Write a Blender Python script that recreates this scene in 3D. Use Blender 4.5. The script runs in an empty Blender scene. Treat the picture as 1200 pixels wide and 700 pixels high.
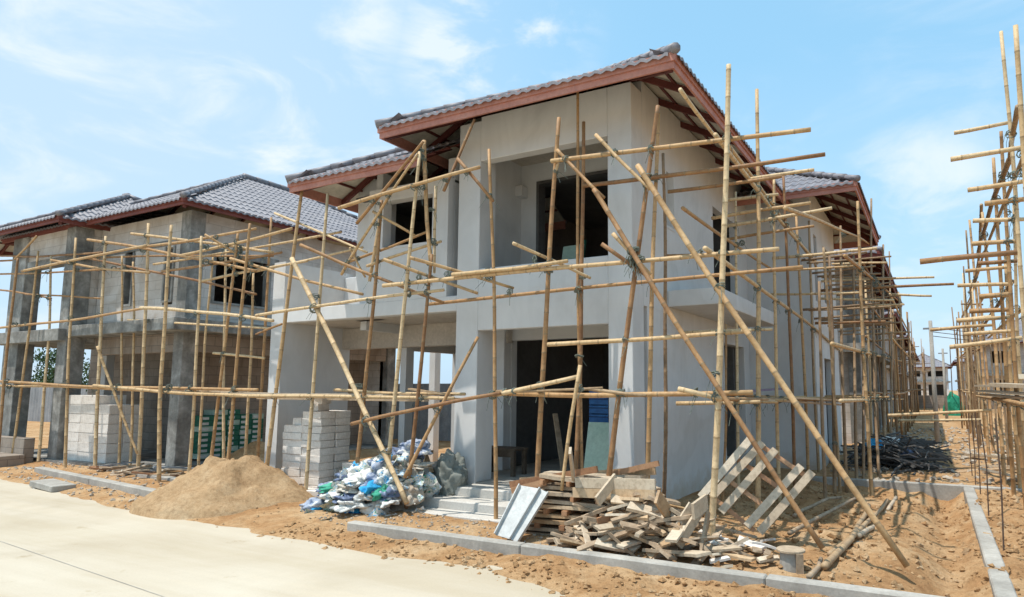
import bpy, bmesh, math, random
from mathutils import Vector, Matrix, noise, Euler
random.seed(11)
S = bpy.context.scene
COL = S.collection
PI = math.pi

# ------------------------------------------------------------------ camera model
CX, CY, F = 680., 367., 770.7
P = math.atan(88.4 / F)
A = math.radians(28.14)
CAM = Vector((0, 0, 1.7))
FH = Vector((-math.sin(A), math.cos(A), 0))
RT = Vector((math.cos(A), math.sin(A), 0))
ZZ = Vector((0, 0, 1))
FW = FH * math.cos(P) + ZZ * math.sin(P)
UP = -FH * math.sin(P) + ZZ * math.cos(P)

def ray(px, py): return FW * F + RT * (px - CX) - UP * (py - CY)
def on(i, px, py, v):
    d = ray(px, py)
    return CAM + d * ((v - CAM[i]) / d[i])
def onX(px, py, v): return on(0, px, py, v)
def onY(px, py, v): return on(1, px, py, v)
def onZ(px, py, v): return on(2, px, py, v)

cd = bpy.data.cameras.new('camera'); cam = bpy.data.objects.new('camera', cd); COL.objects.link(cam)
cam.matrix_world = Matrix.Translation(CAM) @ Matrix((RT, UP, -FW)).transposed().to_4x4()
cd.sensor_width = 36; cd.lens = F / 1200 * 36
cd.shift_x = -(CX - 600) / 1200; cd.shift_y = (CY - 350) / 1200
cd.clip_start = .05; cd.clip_end = 3000
S.camera = cam

# ------------------------------------------------------------------ materials
MATS = {}
def newmat(name):
    m = bpy.data.materials.new(name); m.use_nodes = True
    nt = m.node_tree; b = nt.nodes['Principled BSDF']
    MATS[name] = m
    return m, nt, b
def ramp(nt, stops, inp):
    r = nt.nodes.new('ShaderNodeValToRGB'); e = r.color_ramp.elements
    while len(e) < len(stops): e.new(.5)
    for i, (p, c) in enumerate(stops):
        e[i].position = p; e[i].color = (*c, 1)
    nt.links.new(inp, r.inputs[0]); return r.outputs[0]
def tex(nt, scale, detail=6, rough=.6, stretch=None, dist=0):
    tc = nt.nodes.new('ShaderNodeTexCoord'); src = tc.outputs['Object']
    if stretch:
        mp = nt.nodes.new('ShaderNodeMapping'); mp.inputs['Scale'].default_value = stretch
        nt.links.new(src, mp.inputs[0]); src = mp.outputs[0]
    n = nt.nodes.new('ShaderNodeTexNoise'); n.inputs['Scale'].default_value = scale
    n.inputs['Detail'].default_value = detail; n.inputs['Roughness'].default_value = rough
    n.inputs['Distortion'].default_value = dist
    nt.links.new(src, n.inputs['Vector']); return n.outputs['Fac']
def mixc(nt, a, b, fac, mode='MIX'):
    m = nt.nodes.new('ShaderNodeMix'); m.data_type = 'RGBA'; m.blend_type = mode
    for k, v in ((6, a), (7, b)):
        if isinstance(v, tuple): m.inputs[k].default_value = (*v, 1)
        else: nt.links.new(v, m.inputs[k])
    if isinstance(fac, (int, float)): m.inputs[0].default_value = fac
    else: nt.links.new(fac, m.inputs[0])
    return m.outputs[2]
def bump(nt, b, h, strength=.3, dist=.02):
    bp = nt.nodes.new('ShaderNodeBump'); bp.inputs['Strength'].default_value = strength
    bp.inputs['Distance'].default_value = dist
    nt.links.new(h, bp.inputs['Height']); nt.links.new(bp.outputs[0], b.inputs['Normal'])
def mathn(nt, op, a, b=None):
    m = nt.nodes.new('ShaderNodeMath'); m.operation = op
    for i, v in enumerate((a, b)):
        if v is None: continue
        if isinstance(v, (int, float)): m.inputs[i].default_value = v
        else: nt.links.new(v, m.inputs[i])
    return m.outputs[0]

def stained(name, c1, c2, c3, scale=1.2, fine=25, rough=.85, bs=.25, bd=.01, streak=0.):
    m, nt, b = newmat(name)
    a = ramp(nt, [(.3, c1), (.52, c2), (.72, c3)], tex(nt, scale, 8, .65, dist=.4))
    f = ramp(nt, [(.3, (.82,)*3), (.7, (1.08,)*3)], tex(nt, fine, 4, .7))
    c = mixc(nt, a, f, 1, 'MULTIPLY')
    if streak:
        s = ramp(nt, [(.42, (1-streak,)*3), (.62, (1, 1, 1))], tex(nt, 2.2, 5, .6, stretch=(1, 1, .16)))
        c = mixc(nt, c, s, 1, 'MULTIPLY')
    nt.links.new(c, b.inputs['Base Color']); b.inputs['Roughness'].default_value = rough
    b.inputs['Specular IOR Level'].default_value = .25
    bump(nt, b, tex(nt, fine * .7, 6, .7), bs, bd)
    return m
def plaster_mat():
    m, nt, b = newmat('plaster')
    c = ramp(nt, [(.30, (.565, .555, .54)), (.47, (.63, .62, .605)), (.60, (.655, .645, .63)), (.74, (.69, .68, .66))], tex(nt, .75, 7, .6, dist=.8))
    tr = ramp(nt, [(.40, (.965, .965, .965)), (.55, (1, 1, 1))], tex(nt, 2.4, 4, .55, stretch=(1, 1, .35), dist=2.5))      # trowel sweeps
    pt = ramp(nt, [(.60, (1, 1, 1)), (.64, (.94, .935, .925)), (.72, (.97, .965, .955))], tex(nt, .55, 3, .5, dist=1.2))      # patch repairs
    c = mixc(nt, mixc(nt, c, tr, 1, 'MULTIPLY'), pt, 1, 'MULTIPLY')
    tc = nt.nodes.new('ShaderNodeTexCoord'); sp = nt.nodes.new('ShaderNodeSeparateXYZ'); nt.links.new(tc.outputs['Object'], sp.inputs[0])
    mr = nt.nodes.new('ShaderNodeMapRange'); mr.inputs[1].default_value = .15; mr.inputs[2].default_value = .75; mr.inputs[3].default_value = .45; mr.inputs[4].default_value = -.25
    nt.links.new(sp.outputs[2], mr.inputs[0])
    mud = mathn(nt, 'MULTIPLY', mathn(nt, 'ADD', tex(nt, 5, 8, .7), mr.outputs[0]), 1.0)
    mf = nt.nodes.new('ShaderNodeMapRange'); mf.inputs[1].default_value = .62; mf.inputs[2].default_value = 1.0; mf.inputs[4].default_value = .7; nt.links.new(mud, mf.inputs[0])
    c = mixc(nt, c, (.50, .40, .29), mf.outputs[0])
    nt.links.new(c, b.inputs['Base Color']); b.inputs['Roughness'].default_value = .9; b.inputs['Specular IOR Level'].default_value = .2
    bump(nt, b, tex(nt, 6, 7, .6, dist=1), .18, .01)
plaster_mat()
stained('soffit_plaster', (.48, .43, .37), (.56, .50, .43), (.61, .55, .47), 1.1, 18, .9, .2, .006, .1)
stained('raw_concrete', (.17, .16, .148), (.31, .30, .275), (.54, .52, .485), 2.6, 16, .92, .5, .012, .35)
stained('kerb_concrete', (.27, .25, .22), (.37, .345, .305), (.48, .45, .40), 2.0, 30, .92, .5, .008)
stained('white_block', (.60, .54, .475), (.73, .67, .605), (.79, .745, .685), 4, 30, .95, .4, .004)
stained('step_block', (.46, .43, .385), (.54, .51, .46), (.60, .565, .515), 3, 40, .95, .4, .004)
def road_mat():
    m, nt, b = newmat('road_concrete')
    c = ramp(nt, [(.3, (.43, .365, .275)), (.5, (.49, .425, .33)), (.7, (.53, .47, .375))], tex(nt, .45, 8, .62, dist=.6))
    t = ramp(nt, [(.38, (.92, .90, .86)), (.55, (1, 1, 1)), (.7, (1.06, 1.05, 1.03))], tex(nt, 1.3, 6, .6, stretch=(.10, 1.3, 1), dist=.3))   # wheel tracks and dragged dust along the road
    d = ramp(nt, [(.62, (1, 1, 1)), (.70, (.84, .80, .74))], tex(nt, 2.1, 7, .7))
    g = ramp(nt, [(.3, (.95,)*3), (.7, (1.03,)*3)], tex(nt, 55, 3, .7))
    c = mixc(nt, mixc(nt, mixc(nt, c, t, 1, 'MULTIPLY'), d, 1, 'MULTIPLY'), g, 1, 'MULTIPLY')
    nt.links.new(c, b.inputs['Base Color']); b.inputs['Roughness'].default_value = .9; b.inputs['Specular IOR Level'].default_value = .2
    bump(nt, b, tex(nt, 30, 5, .7), .15, .004)
road_mat()
stained('paint_red', (.37, .155, .115), (.46, .205, .155), (.52, .26, .20), 2.5, 20, .6, .1, .003)
stained('paint_dark', (.15, .045, .035), (.20, .06, .045), (.25, .08, .06), 1.5, 20, .6, .1, .003)
stained('steel_red', (.085, .022, .018), (.115, .032, .026), (.15, .045, .035), 2.5, 20, .6, .1, .003)
stained('roof_underside', (.42, .39, .32), (.52, .48, .40), (.60, .56, .47), 2.5, 14, .9, .3, .01)
stained('steel_grey', (.20, .21, .22), (.27, .28, .29), (.33, .34, .35), 2, 20, .5, .1, .003)
stained('dark_and_room_shade', (.08, .075, .07), (.11, .105, .10), (.14, .135, .13), 1, 12, .9, .1, .003)  # paints shade into house interiors; also the plain dark of frame and scrap
stained('sheet_white', (.42, .42, .405), (.53, .53, .51), (.60, .60, .58), 4, 30, .45, .1, .002)
stained('canvas_grey', (.16, .17, .15), (.24, .25, .22), (.33, .33, .29), 3, 30, .8, .5, .01)
stained('rebar', (.07, .045, .035), (.12, .08, .06), (.17, .12, .09), 12, 60, .7, .3, .003)
stained('twine', (.10, .12, .10), (.16, .18, .15), (.28, .29, .24), 30, 90, .9, .3, .003)
stained('blue_board', (.015, .06, .18), (.02, .10, .27), (.03, .15, .36), 5, 30, .5, .2, .003)
stained('green_box', (.012, .08, .05), (.018, .125, .08), (.03, .17, .11), 6, 30, .6, .2, .003)
stained('mint_board', (.30, .42, .34), (.38, .49, .40), (.44, .55, .46), 2, 20, .6, .1, .003)
stained('purple_board', (.20, .14, .19), (.27, .20, .26), (.36, .29, .34), 3, 30, .6, .1, .003)
stained('wood_grey', (.23, .165, .11), (.37, .27, .18), (.50, .39, .28), 7, 40, .85, .4, .004)
stained('bark', (.07, .05, .035), (.12, .09, .065), (.18, .14, .10), 6, 30, .95, .7, .02)
stained('tarp_green', (.01, .16, .09), (.02, .24, .14), (.04, .32, .19), 3, 30, .6, .2, .02)

# block wall, whitewashed, with real joints in the material
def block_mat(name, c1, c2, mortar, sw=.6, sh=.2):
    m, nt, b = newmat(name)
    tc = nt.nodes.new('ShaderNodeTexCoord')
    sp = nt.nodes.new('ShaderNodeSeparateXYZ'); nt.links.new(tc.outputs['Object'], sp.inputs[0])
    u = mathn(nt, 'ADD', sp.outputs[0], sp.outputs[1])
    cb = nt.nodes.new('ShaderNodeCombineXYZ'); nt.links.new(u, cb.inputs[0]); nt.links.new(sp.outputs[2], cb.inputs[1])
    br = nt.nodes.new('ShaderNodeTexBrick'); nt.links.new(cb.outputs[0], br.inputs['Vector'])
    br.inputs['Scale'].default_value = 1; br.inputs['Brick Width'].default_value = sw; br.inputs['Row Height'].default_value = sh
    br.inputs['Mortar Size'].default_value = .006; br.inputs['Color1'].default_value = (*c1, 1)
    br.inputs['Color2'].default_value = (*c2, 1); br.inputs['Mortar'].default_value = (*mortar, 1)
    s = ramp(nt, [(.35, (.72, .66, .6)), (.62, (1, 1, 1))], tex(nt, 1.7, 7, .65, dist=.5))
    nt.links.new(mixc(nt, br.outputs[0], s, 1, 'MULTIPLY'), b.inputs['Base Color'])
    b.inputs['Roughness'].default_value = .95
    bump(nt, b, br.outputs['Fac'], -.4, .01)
block_mat('block_wall', (.64, .60, .555), (.58, .54, .495), (.44, .405, .365))
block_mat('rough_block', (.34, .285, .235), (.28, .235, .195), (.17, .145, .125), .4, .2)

# bamboo: colour drifts along and between poles
def wood_mat(name, stops, scale=3, stretch=(1, 1, 1), obj_var=.35, rough=.6):
    m, nt, b = newmat(name)
    oi = nt.nodes.new('ShaderNodeObjectInfo')
    t = tex(nt, scale, 6, .65, stretch=stretch)
    v = mathn(nt, 'ADD', mathn(nt, 'MULTIPLY', t, 1 - obj_var), mathn(nt, 'MULTIPLY', oi.outputs['Random'], obj_var))
    c = ramp(nt, stops, v)
    f = ramp(nt, [(.32, (.75, .72, .7)), (.55, (1.05,)*3)], tex(nt, 22, 5, .7))
    nt.links.new(mixc(nt, c, f, 1, 'MULTIPLY'), b.inputs['Base Color']); b.inputs['Roughness'].default_value = rough
    b.inputs['Specular IOR Level'].default_value = .3
    bump(nt, b, tex(nt, 35, 4, .7), .25, .004)
wood_mat('bamboo', [(.22, (.24, .12, .055)), (.40, (.41, .235, .105)), (.56, (.52, .345, .175)), (.78, (.62, .46, .27))], obj_var=.55)
wood_mat('bamboo_node', [(.3, (.20, .12, .06)), (.7, (.44, .31, .17))])
wood_mat('bamboo_old', [(.25, (.17, .105, .06)), (.5, (.30, .195, .11)), (.8, (.44, .31, .18))])
wood_mat('plank_wood', [(.25, (.30, .18, .09)), (.5, (.50, .35, .21)), (.8, (.63, .49, .33))], 4)
wood_mat('plank_red', [(.25, (.25, .12, .06)), (.5, (.40, .21, .11)), (.8, (.50, .30, .17))], 4)
wood_mat('plank_pale', [(.2, (.38, .29, .20)), (.5, (.51, .41, .295)), (.8, (.62, .53, .41))], 4, obj_var=.5)

# soil
def soil(name, stops, sc=1.3, bs=.9, bd=.04):
    m, nt, b = newmat(name)
    c = ramp(nt, stops, tex(nt, sc, 10, .68, dist=.3))
    f = ramp(nt, [(.30, (.62, .58, .55)), (.5, (1, 1, 1)), (.74, (1.18, 1.18, 1.2))], tex(nt, 14, 8, .75))
    g = ramp(nt, [(.35, (.8, .78, .76)), (.65, (1.05,)*3)], tex(nt, 90, 3, .7))
    nt.links.new(mixc(nt, mixc(nt, c, f, 1, 'MULTIPLY'), g, 1, 'MULTIPLY'), b.inputs['Base Color'])
    b.inputs['Roughness'].default_value = 1; b.inputs['Specular IOR Level'].default_value = .1
    bump(nt, b, tex(nt, 16, 9, .75), bs, bd)
soil('soil', [(.28, (.31, .165, .075)), (.45, (.43, .25, .12)), (.58, (.52, .34, .185)), (.78, (.58, .45, .30))])
soil('sand', [(.3, (.32, .20, .105)), (.5, (.42, .28, .155)), (.7, (.50, .36, .22))], 2.4, .8, .03)
soil('rubble', [(.3, (.30, .24, .18)), (.5, (.45, .38, .30)), (.7, (.60, .54, .46))], 3, .9, .03)

# roof tile
def tile_mat():
    m, nt, b = newmat('roof_tile')
    c = ramp(nt, [(.3, (.13, .118, .125)), (.48, (.20, .185, .198)), (.6, (.235, .218, .228)), (.75, (.34, .315, .31))], tex(nt, 5, 7, .75))
    nt.links.new(c, b.inputs['Base Color']); b.inputs['Roughness'].default_value = .55
    bump(nt, b, tex(nt, 40, 4, .7), .2, .004)
tile_mat()
# torn plastic / sacks : random colour per object
def sack(name, stops):
    m, nt, b = newmat(name)
    oi = nt.nodes.new('ShaderNodeObjectInfo')
    v = mathn(nt, 'ADD', mathn(nt, 'MULTIPLY', tex(nt, 5, 4, .6, dist=1.5), .8), mathn(nt, 'MULTIPLY', oi.outputs['Random'], .2))
    r = nt.nodes.new('ShaderNodeValToRGB'); r.color_ramp.interpolation = 'CONSTANT'; e = r.color_ramp.elements
    while len(e) < len(stops): e.new(.5)
    for i, (p, c) in enumerate(stops): e[i].position = p; e[i].color = (*c, 1)
    nt.links.new(v, r.inputs[0]); nt.links.new(r.outputs[0], b.inputs['Base Color'])
    b.inputs['Roughness'].default_value = .8; b.inputs['Specular IOR Level'].default_value = .2
    bump(nt, b, tex(nt, 12, 5, .6, dist=1), .6, .03)
W_, G_, B_, K_ = (.68, .66, .61), (.05, .30, .20), (.04, .33, .60), (.14, .15, .15)
sack('rubbish_plastic', [(0, K_), (.28, (.45, .40, .33)), (.36, W_), (.43, (.56, .50, .42)), (.47, G_), (.49, W_), (.54, (.08, .38, .62)), (.565, W_), (.64, (.42, .36, .28)), (.70, (.45, .6, .62))])
sack('sack_white', [(0, (.35, .36, .35)), (.38, W_), (.56, (.52, .53, .5)), (.62, B_), (.65, W_)])
sack('sack_blue', [(0, (.02, .12, .3)), (.4, B_), (.55, (.06, .4, .7)), (.7, W_)])
sack('sack_green', [(0, (.02, .12, .08)), (.4, G_), (.58, (.10, .40, .28)), (.7, W_)])
sack('sack_slate', [(0, (.08, .1, .15)), (.4, (.16, .2, .3)), (.52, (.34, .38, .46)), (.64, W_)])
sack('sack_brown', [(0, (.2, .15, .1)), (.4, (.42, .34, .26)), (.55, (.55, .5, .42)), (.7, (.3, .25, .2))])
def leafm():
    m, nt, b = newmat('leaf')
    c = ramp(nt, [(.3, (.03, .06, .018)), (.5, (.055, .10, .03)), (.7, (.09, .14, .05))], tex(nt, 2.5, 5, .7))
    nt.links.new(c, b.inputs['Base Color']); b.inputs['Roughness'].default_value = .7
leafm()

# ------------------------------------------------------------------ mesh helpers
ORG = {}
def tag(o, label=None, cat=None, group=None, kind=None):
    if label: o['label'] = label
    if cat: o['category'] = cat
    if group: o['group'] = group
    if kind: o['kind'] = kind
    return o
def thing(name, label, cat, loc, group=None):
    o = bpy.data.objects.new(name, None); COL.objects.link(o); o.location = loc
    o.empty_display_size = .2; ORG[o.name] = Vector(loc)
    return tag(o, label, cat, group)

class MB:
    def __init__(s): s.v = []; s.f = []; s.m = []
    def face(s, vs, mi=0):
        n = len(s.v); s.v += [tuple(v) for v in vs]; s.f.append(tuple(range(n, n + len(vs)))); s.m.append(mi)
    def box(s, x0, x1, y0, y1, z0, z1, mi=0):
        s.pbox([(x0, y0, z0), (x1, y0, z0), (x1, y1, z0), (x0, y1, z0), (x0, y0, z1), (x1, y0, z1), (x1, y1, z1), (x0, y1, z1)], mi); return s
    def pbox(s, c, mi=0):
        n = len(s.v); s.v += [tuple(v) for v in c]
        for q in ((3, 2, 1, 0), (4, 5, 6, 7), (0, 1, 5, 4), (1, 2, 6, 5), (2, 3, 7, 6), (3, 0, 4, 7)):
            s.f.append(tuple(n + i for i in q)); s.m.append(mi)
        return s
    def obox(s, c, dims, rot, mi=0):
        R = rot if isinstance(rot, Matrix) else Euler(rot).to_matrix()
        c = Vector(c); a, b, d = [x / 2 for x in dims]
        s.pbox([c + R @ Vector(p) for p in ((-a, -b, -d), (a, -b, -d), (a, b, -d), (-a, b, -d), (-a, -b, d), (a, -b, d), (a, b, d), (-a, b, d))], mi); return s
    def beam(s, p0, p1, w, h, mi=0, up=ZZ):
        p0 = Vector(p0); p1 = Vector(p1); d = (p1 - p0).normalized()
        sd = d.cross(up); sd = sd.normalized() if sd.length > 1e-4 else Vector((1, 0, 0)); u = sd.cross(d)
        o = [(-w/2, -h/2), (w/2, -h/2), (w/2, h/2), (-w/2, h/2)]
        s.pbox([p0 + sd*a + u*b for a, b in o] + [p1 + sd*a + u*b for a, b in o], mi); return s
    def tube(s, pts, rad, n=8, mi=0, cap=True, mis=None):
        base = len(s.v); pts = [Vector(p) for p in pts]; prev = None
        for i, p in enumerate(pts):
            d = (pts[min(i+1, len(pts)-1)] - pts[max(i-1, 0)]).normalized()
            if prev is None:
                a = d.orthogonal().normalized()
            else:
                a = (prev - d * prev.dot(d)); a = a.normalized() if a.length > 1e-6 else d.orthogonal().normalized()
            prev = a; b = d.cross(a); r = rad[i] if isinstance(rad, (list, tuple)) else rad
            for k in range(n):
                t = 2*PI*k/n; s.v.append(tuple(p + (a*math.cos(t) + b*math.sin(t))*r))
        for i in range(len(pts)-1):
            for k in range(n):
                s.f.append((base+i*n+k, base+i*n+(k+1) % n, base+(i+1)*n+(k+1) % n, base+(i+1)*n+k))
                s.m.append(mis[i] if mis else mi)
        if cap:
            s.f.append(tuple(base+k for k in reversed(range(n)))); s.m.append(mi)
            e = base+(len(pts)-1)*n; s.f.append(tuple(e+k for k in range(n))); s.m.append(mi)
        return s
    def wall(s, axis, a0, a1, t0, t1, z0, z1, holes=(), mi=0):
        """a wall with openings, one watertight shell; axis 'x' runs along x (thickness in y)"""
        us = sorted({a0, a1} | {min(max(v, a0), a1) for h in holes for v in h[:2]})
        zs = sorted({z0, z1} | {min(max(v, z0), z1) for h in holes for v in h[2:]})
        nu, nz = len(us)-1, len(zs)-1
        def solid(i, j):
            if i < 0 or j < 0 or i >= nu or j >= nz: return False
            u = (us[i]+us[i+1])/2; z = (zs[j]+zs[j+1])/2
            return not any(h[0] < u < h[1] and h[2] < z < h[3] for h in holes)
        def pt(u, t, z): return (u, t, z) if axis == 'x' else (t, u, z)
        def fc(p):
            s.face(p if axis == 'x' else list(reversed(p)), mi)
        for i in range(nu):
            for j in range(nz):
                if not solid(i, j): continue
                u0, u1, w0, w1 = us[i], us[i+1], zs[j], zs[j+1]
                fc([pt(u0, t0, w0), pt(u1, t0, w0), pt(u1, t0, w1), pt(u0, t0, w1)])
                fc([pt(u1, t1, w0), pt(u0, t1, w0), pt(u0, t1, w1), pt(u1, t1, w1)])
                if not solid(i-1, j): fc([pt(u0, t1, w0), pt(u0, t0, w0), pt(u0, t0, w1), pt(u0, t1, w1)])
                if not solid(i+1, j): fc([pt(u1, t0, w0), pt(u1, t1, w0), pt(u1, t1, w1), pt(u1, t0, w1)])
                if not solid(i, j-1): fc([pt(u0, t1, w0), pt(u1, t1, w0), pt(u1, t0, w0), pt(u0, t0, w0)])
                if not solid(i, j+1): fc([pt(u0, t0, w1), pt(u1, t0, w1), pt(u1, t1, w1), pt(u0, t1, w1)])
        return s
    def build(s, name, mat, parent=None, smooth=False, loc=None, bevel=0):
        me = bpy.data.meshes.new(name)
        if parent is not None: org = ORG[parent.name]
        elif loc is not None: org = Vector(loc)
        else:
            xs = [v[0] for v in s.v]; ys = [v[1] for v in s.v]; zs = [v[2] for v in s.v]
            org = Vector(((min(xs)+max(xs))/2, (min(ys)+max(ys))/2, min(zs)))
        me.from_pydata([(v[0]-org[0], v[1]-org[1], v[2]-org[2]) for v in s.v], [], s.f)
        mats = mat if isinstance(mat, (list, tuple)) else [mat]
        for m in mats: me.materials.append(MATS[m])
        if len(mats) > 1: me.polygons.foreach_set('material_index', s.m)
        if smooth: me.polygons.foreach_set('use_smooth', [True]*len(me.polygons))
        me.update()
        o = bpy.data.objects.new(name, me); COL.objects.link(o)
        if parent is not None: o.parent = parent
        else: o.location = org
        ORG[o.name] = org
        if bevel:
            b = o.modifiers.new('bevel', 'BEVEL'); b.width = bevel; b.segments = 1; b.limit_method = 'ANGLE'
        return o

def fbm(x, y, z=0., o=5, s=1.):
    return noise.fractal(Vector((x*s, y*s, z)), .9, 2.1, o)

# ------------------------------------------------------------------ ground
def lines(spec, far=700):
    out = []
    for a, b, st in spec:
        n = max(1, round((b-a)/st)); out += [a + (b-a)*i/n for i in range(n)]
    out.append(spec[-1][1])
    k = 1.
    hi = out[-1]; lo = out[0]
    while k < far:
        out.append(hi + k); out.insert(0, lo - k); k *= 1.7
    return out
EDGE = [(-60, 10.5), (-21, 6.75), (-15.6, 6.0), (-10.06, 5.28), (-6.35, 5.2), (-4.4, 5.15), (-2.84, 4.86), (-1.6, 4.35), (0, 3.9), (6, 3.6), (60, 3.6)]
def edge_y(x):
    for (a, b), (c, d) in zip(EDGE, EDGE[1:]):
        if a <= x <= c: return b + (d-b)*(x-a)/(c-a)
    return 3.6
def sstep(a, b, v):
    t = min(1, max(0, (v-a)/(b-a))); return t*t*(3-2*t)
def ground_h(x, y):
    e = edge_y(x)
    if y < e - 1.5: return -.08
    h = -.05 + .10*sstep(-.25, .45, y - e + .13*fbm(x, y, 3, 3, .9))
    inside = sstep(5.6, 6.3, y - (max(0, -x-9)*.13))
    h += inside*.06
    rough = .35 + .65*sstep(-3.4, -1.6, x)*sstep(5.8, 7, y)
    if y < 5.75 and x > -7: rough = .75*sstep(.0, .5, y-e)
    if y < 30 and x > -25 and x < 8:
        h += rough*(.055*fbm(x, y, 0, 5, 1.1) + .035*fbm(x, y, 7, 4, 4.))*sstep(-.1, .3, y-e)
        r = noise.noise(Vector((x*5, y*5, 2)))
        h += rough*.05*max(0, r-.1)*sstep(0, .3, y-e)
    # trench beside the concrete strip and in front of the cross beam
    if 5.9 < y < 13:
        h -= .16*math.exp(-((x-.05)/.22)**2)
        h -= .22*math.exp(-((y-11.7)/.6)**2)*sstep(-2.2, -1.4, x)*sstep(.6, .2, x)
    if x > .5 and y < 30: h += .06*fbm(x, y, 9, 4, 1.7)
    return h
gx = lines([(-22, -9, .14), (-9, -6.5, .09), (-6.5, 1.6, .05), (1.6, 5, .14)])
gy = lines([(3.0, 4.2, .1), (4.2, 8.2, .05), (8.2, 14, .09), (14, 26, .2)])
gb = MB(); nx, ny = len(gx), len(gy)
gb.v = [(x, y, ground_h(x, y) if (-70 < x < 70 and y < 80) else (-.08 if y < 4 else .08)) for y in gy for x in gx]
gb.f = [(j*nx+i, j*nx+i+1, (j+1)*nx+i+1, (j+1)*nx+i) for j in range(ny-1) for i in range(nx-1)]
gb.m = [0]*len(gb.f)
o = gb.build('ground', 'soil', smooth=True, loc=(0, 0, 0)); o['kind'] = 'structure'
# road : one concrete sheet, its edge buried under the spread soil
rb = MB(); xs = [-300, -60, -21, -15.6, -10.06, -6.35, -2.84, 0, 6, 60, 300]
for a, b in zip(xs, xs[1:]):
    ya = edge_y(max(-60, min(60, a))) + .6; yb = edge_y(max(-60, min(60, b))) + .6
    rb.face([(a, -30, 0), (b, -30, 0), (b, yb, 0), (a, ya, 0)])
rb.build('road', 'road_concrete', loc=(0, 0, 0))['kind'] = 'structure'
p0, p1 = onZ(-30, 624, .004), onZ(200, 702, .004); d = (p1-p0).normalized(); nrm = Vector((-d.y, d.x, 0))*.0035
jb = MB(); q0 = p0 - d*8; q1 = p1 + d*6
jb.face([q0-nrm, q1-nrm, q1+nrm, q0+nrm]); jb.build('road_joint', 'kerb_concrete')['kind'] = 'structure'

def kerb(pts, w, z0, z1, name='kerb', mat='kerb_concrete', seg=2.6):
    o = MB()
    for a, b in zip(pts, pts[1:]):
        a = Vector(a); b = Vector(b); L = (b-a).length; d = (b-a)/L; n = Vector((-d.y, d.x, 0))*w
        k = max(1, round(L/seg))
        for i in range(k):
            s = a + d*(L*i/k + (.006 if i else 0)); e = a + d*(L*(i+1)/k)
            j = random.uniform(-.004, .004)
            o.pbox([(s.x, s.y, z0), (e.x, e.y, z0), (e.x+n.x, e.y+n.y, z0), (s.x+n.x, s.y+n.y, z0),
                    (s.x, s.y, z1+j), (e.x, e.y, z1+j), (e.x+n.x, e.y+n.y, z1+j), (s.x+n.x, s.y+n.y, z1+j)])
    ob = o.build(name, mat, bevel=.012); ob['kind'] = 'structure'; return ob
kerb([(-6.14, 5.69, 0), (3.5, 5.69, 0)], .13, -.1, .15)
kerb([(-21.5, 7.9, 0), (-15.76, 6.62, 0)], .13, -.15, .06)
kerb([(-15.76, 6.6, 0), (-10.2, 5.89, 0)], .14, -.15, .16)
kerb([(-12.9, 6.95, 0), (-10.2, 6.75, 0)], .14, -.15, .17)
kerb([(.47, 5.84, 0), (.47, 12.3, 0)], .15, -.3, .15)
kerb([(-2.0, 12.35, 0), (4, 12.35, 0)], .13, -.5, .16)

# scattered soil clods and stones
def clods(name, n, region, rmin, rmax, mat, test=None, extra=0):
    b = MB(); rnd = random.Random(hash(name) % 1000 if False else len(name)*7+n)
    base = [(1,0,0),(-1,0,0),(0,1,0),(0,-1,0),(0,0,1),(0,0,-1)]
    fcs = [(0,2,4),(2,1,4),(1,3,4),(3,0,4),(2,0,5),(1,2,5),(3,1,5),(0,3,5)]
    for _ in range(n):
        x = rnd.uniform(region[0], region[1]); y = rnd.uniform(region[2], region[3])
        if test and not test(x, y, rnd): continue
        r = rmin + (rmax-rmin)*rnd.random()**3.; z = ground_h(x, y) + r*.25 + extra
        R = Euler((rnd.random()*6, rnd.random()*6, rnd.random()*6)).to_matrix(); k = len(b.v)
        for v in base:
            q = R @ (Vector(v)*r*rnd.uniform(.55, 1.1)); b.v.append((x+q.x, y+q.y, z+q.z*.75))
        for f in fcs: b.f.append(tuple(k+i for i in f)); b.m.append(0)
    o = b.build(name, mat); o['kind'] = 'stuff'; return o
clods('soil_clods', 1900, (-7, .1, 4.5, 5.68), .008, .05, 'soil', lambda x, y, r: y > edge_y(x) - .1*r.random())
clods('loose_soil', 3600, (-3.4, 1.6, 5.85, 12.2), .008, .055, 'soil', lambda x, y, r: x > -2.9 or y < 7)
clods('gravel', 1600, (-7, -2.4, 5.85, 7.0), .006, .03, 'rubble')
clods('roadside_rubble', 1100, (-17, -9.5, 5.2, 7.4), .01, .06, 'rubble', lambda x, y, r: y > edge_y(x) + .1)
clods('building_rubble', 3000, (-2.2, 6, 12.6, 30), .02, .12, 'rubble')
clods('broken_brick_rubble', 1500, (.7, 5, 6, 14), .015, .09, 'soil')

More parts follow.
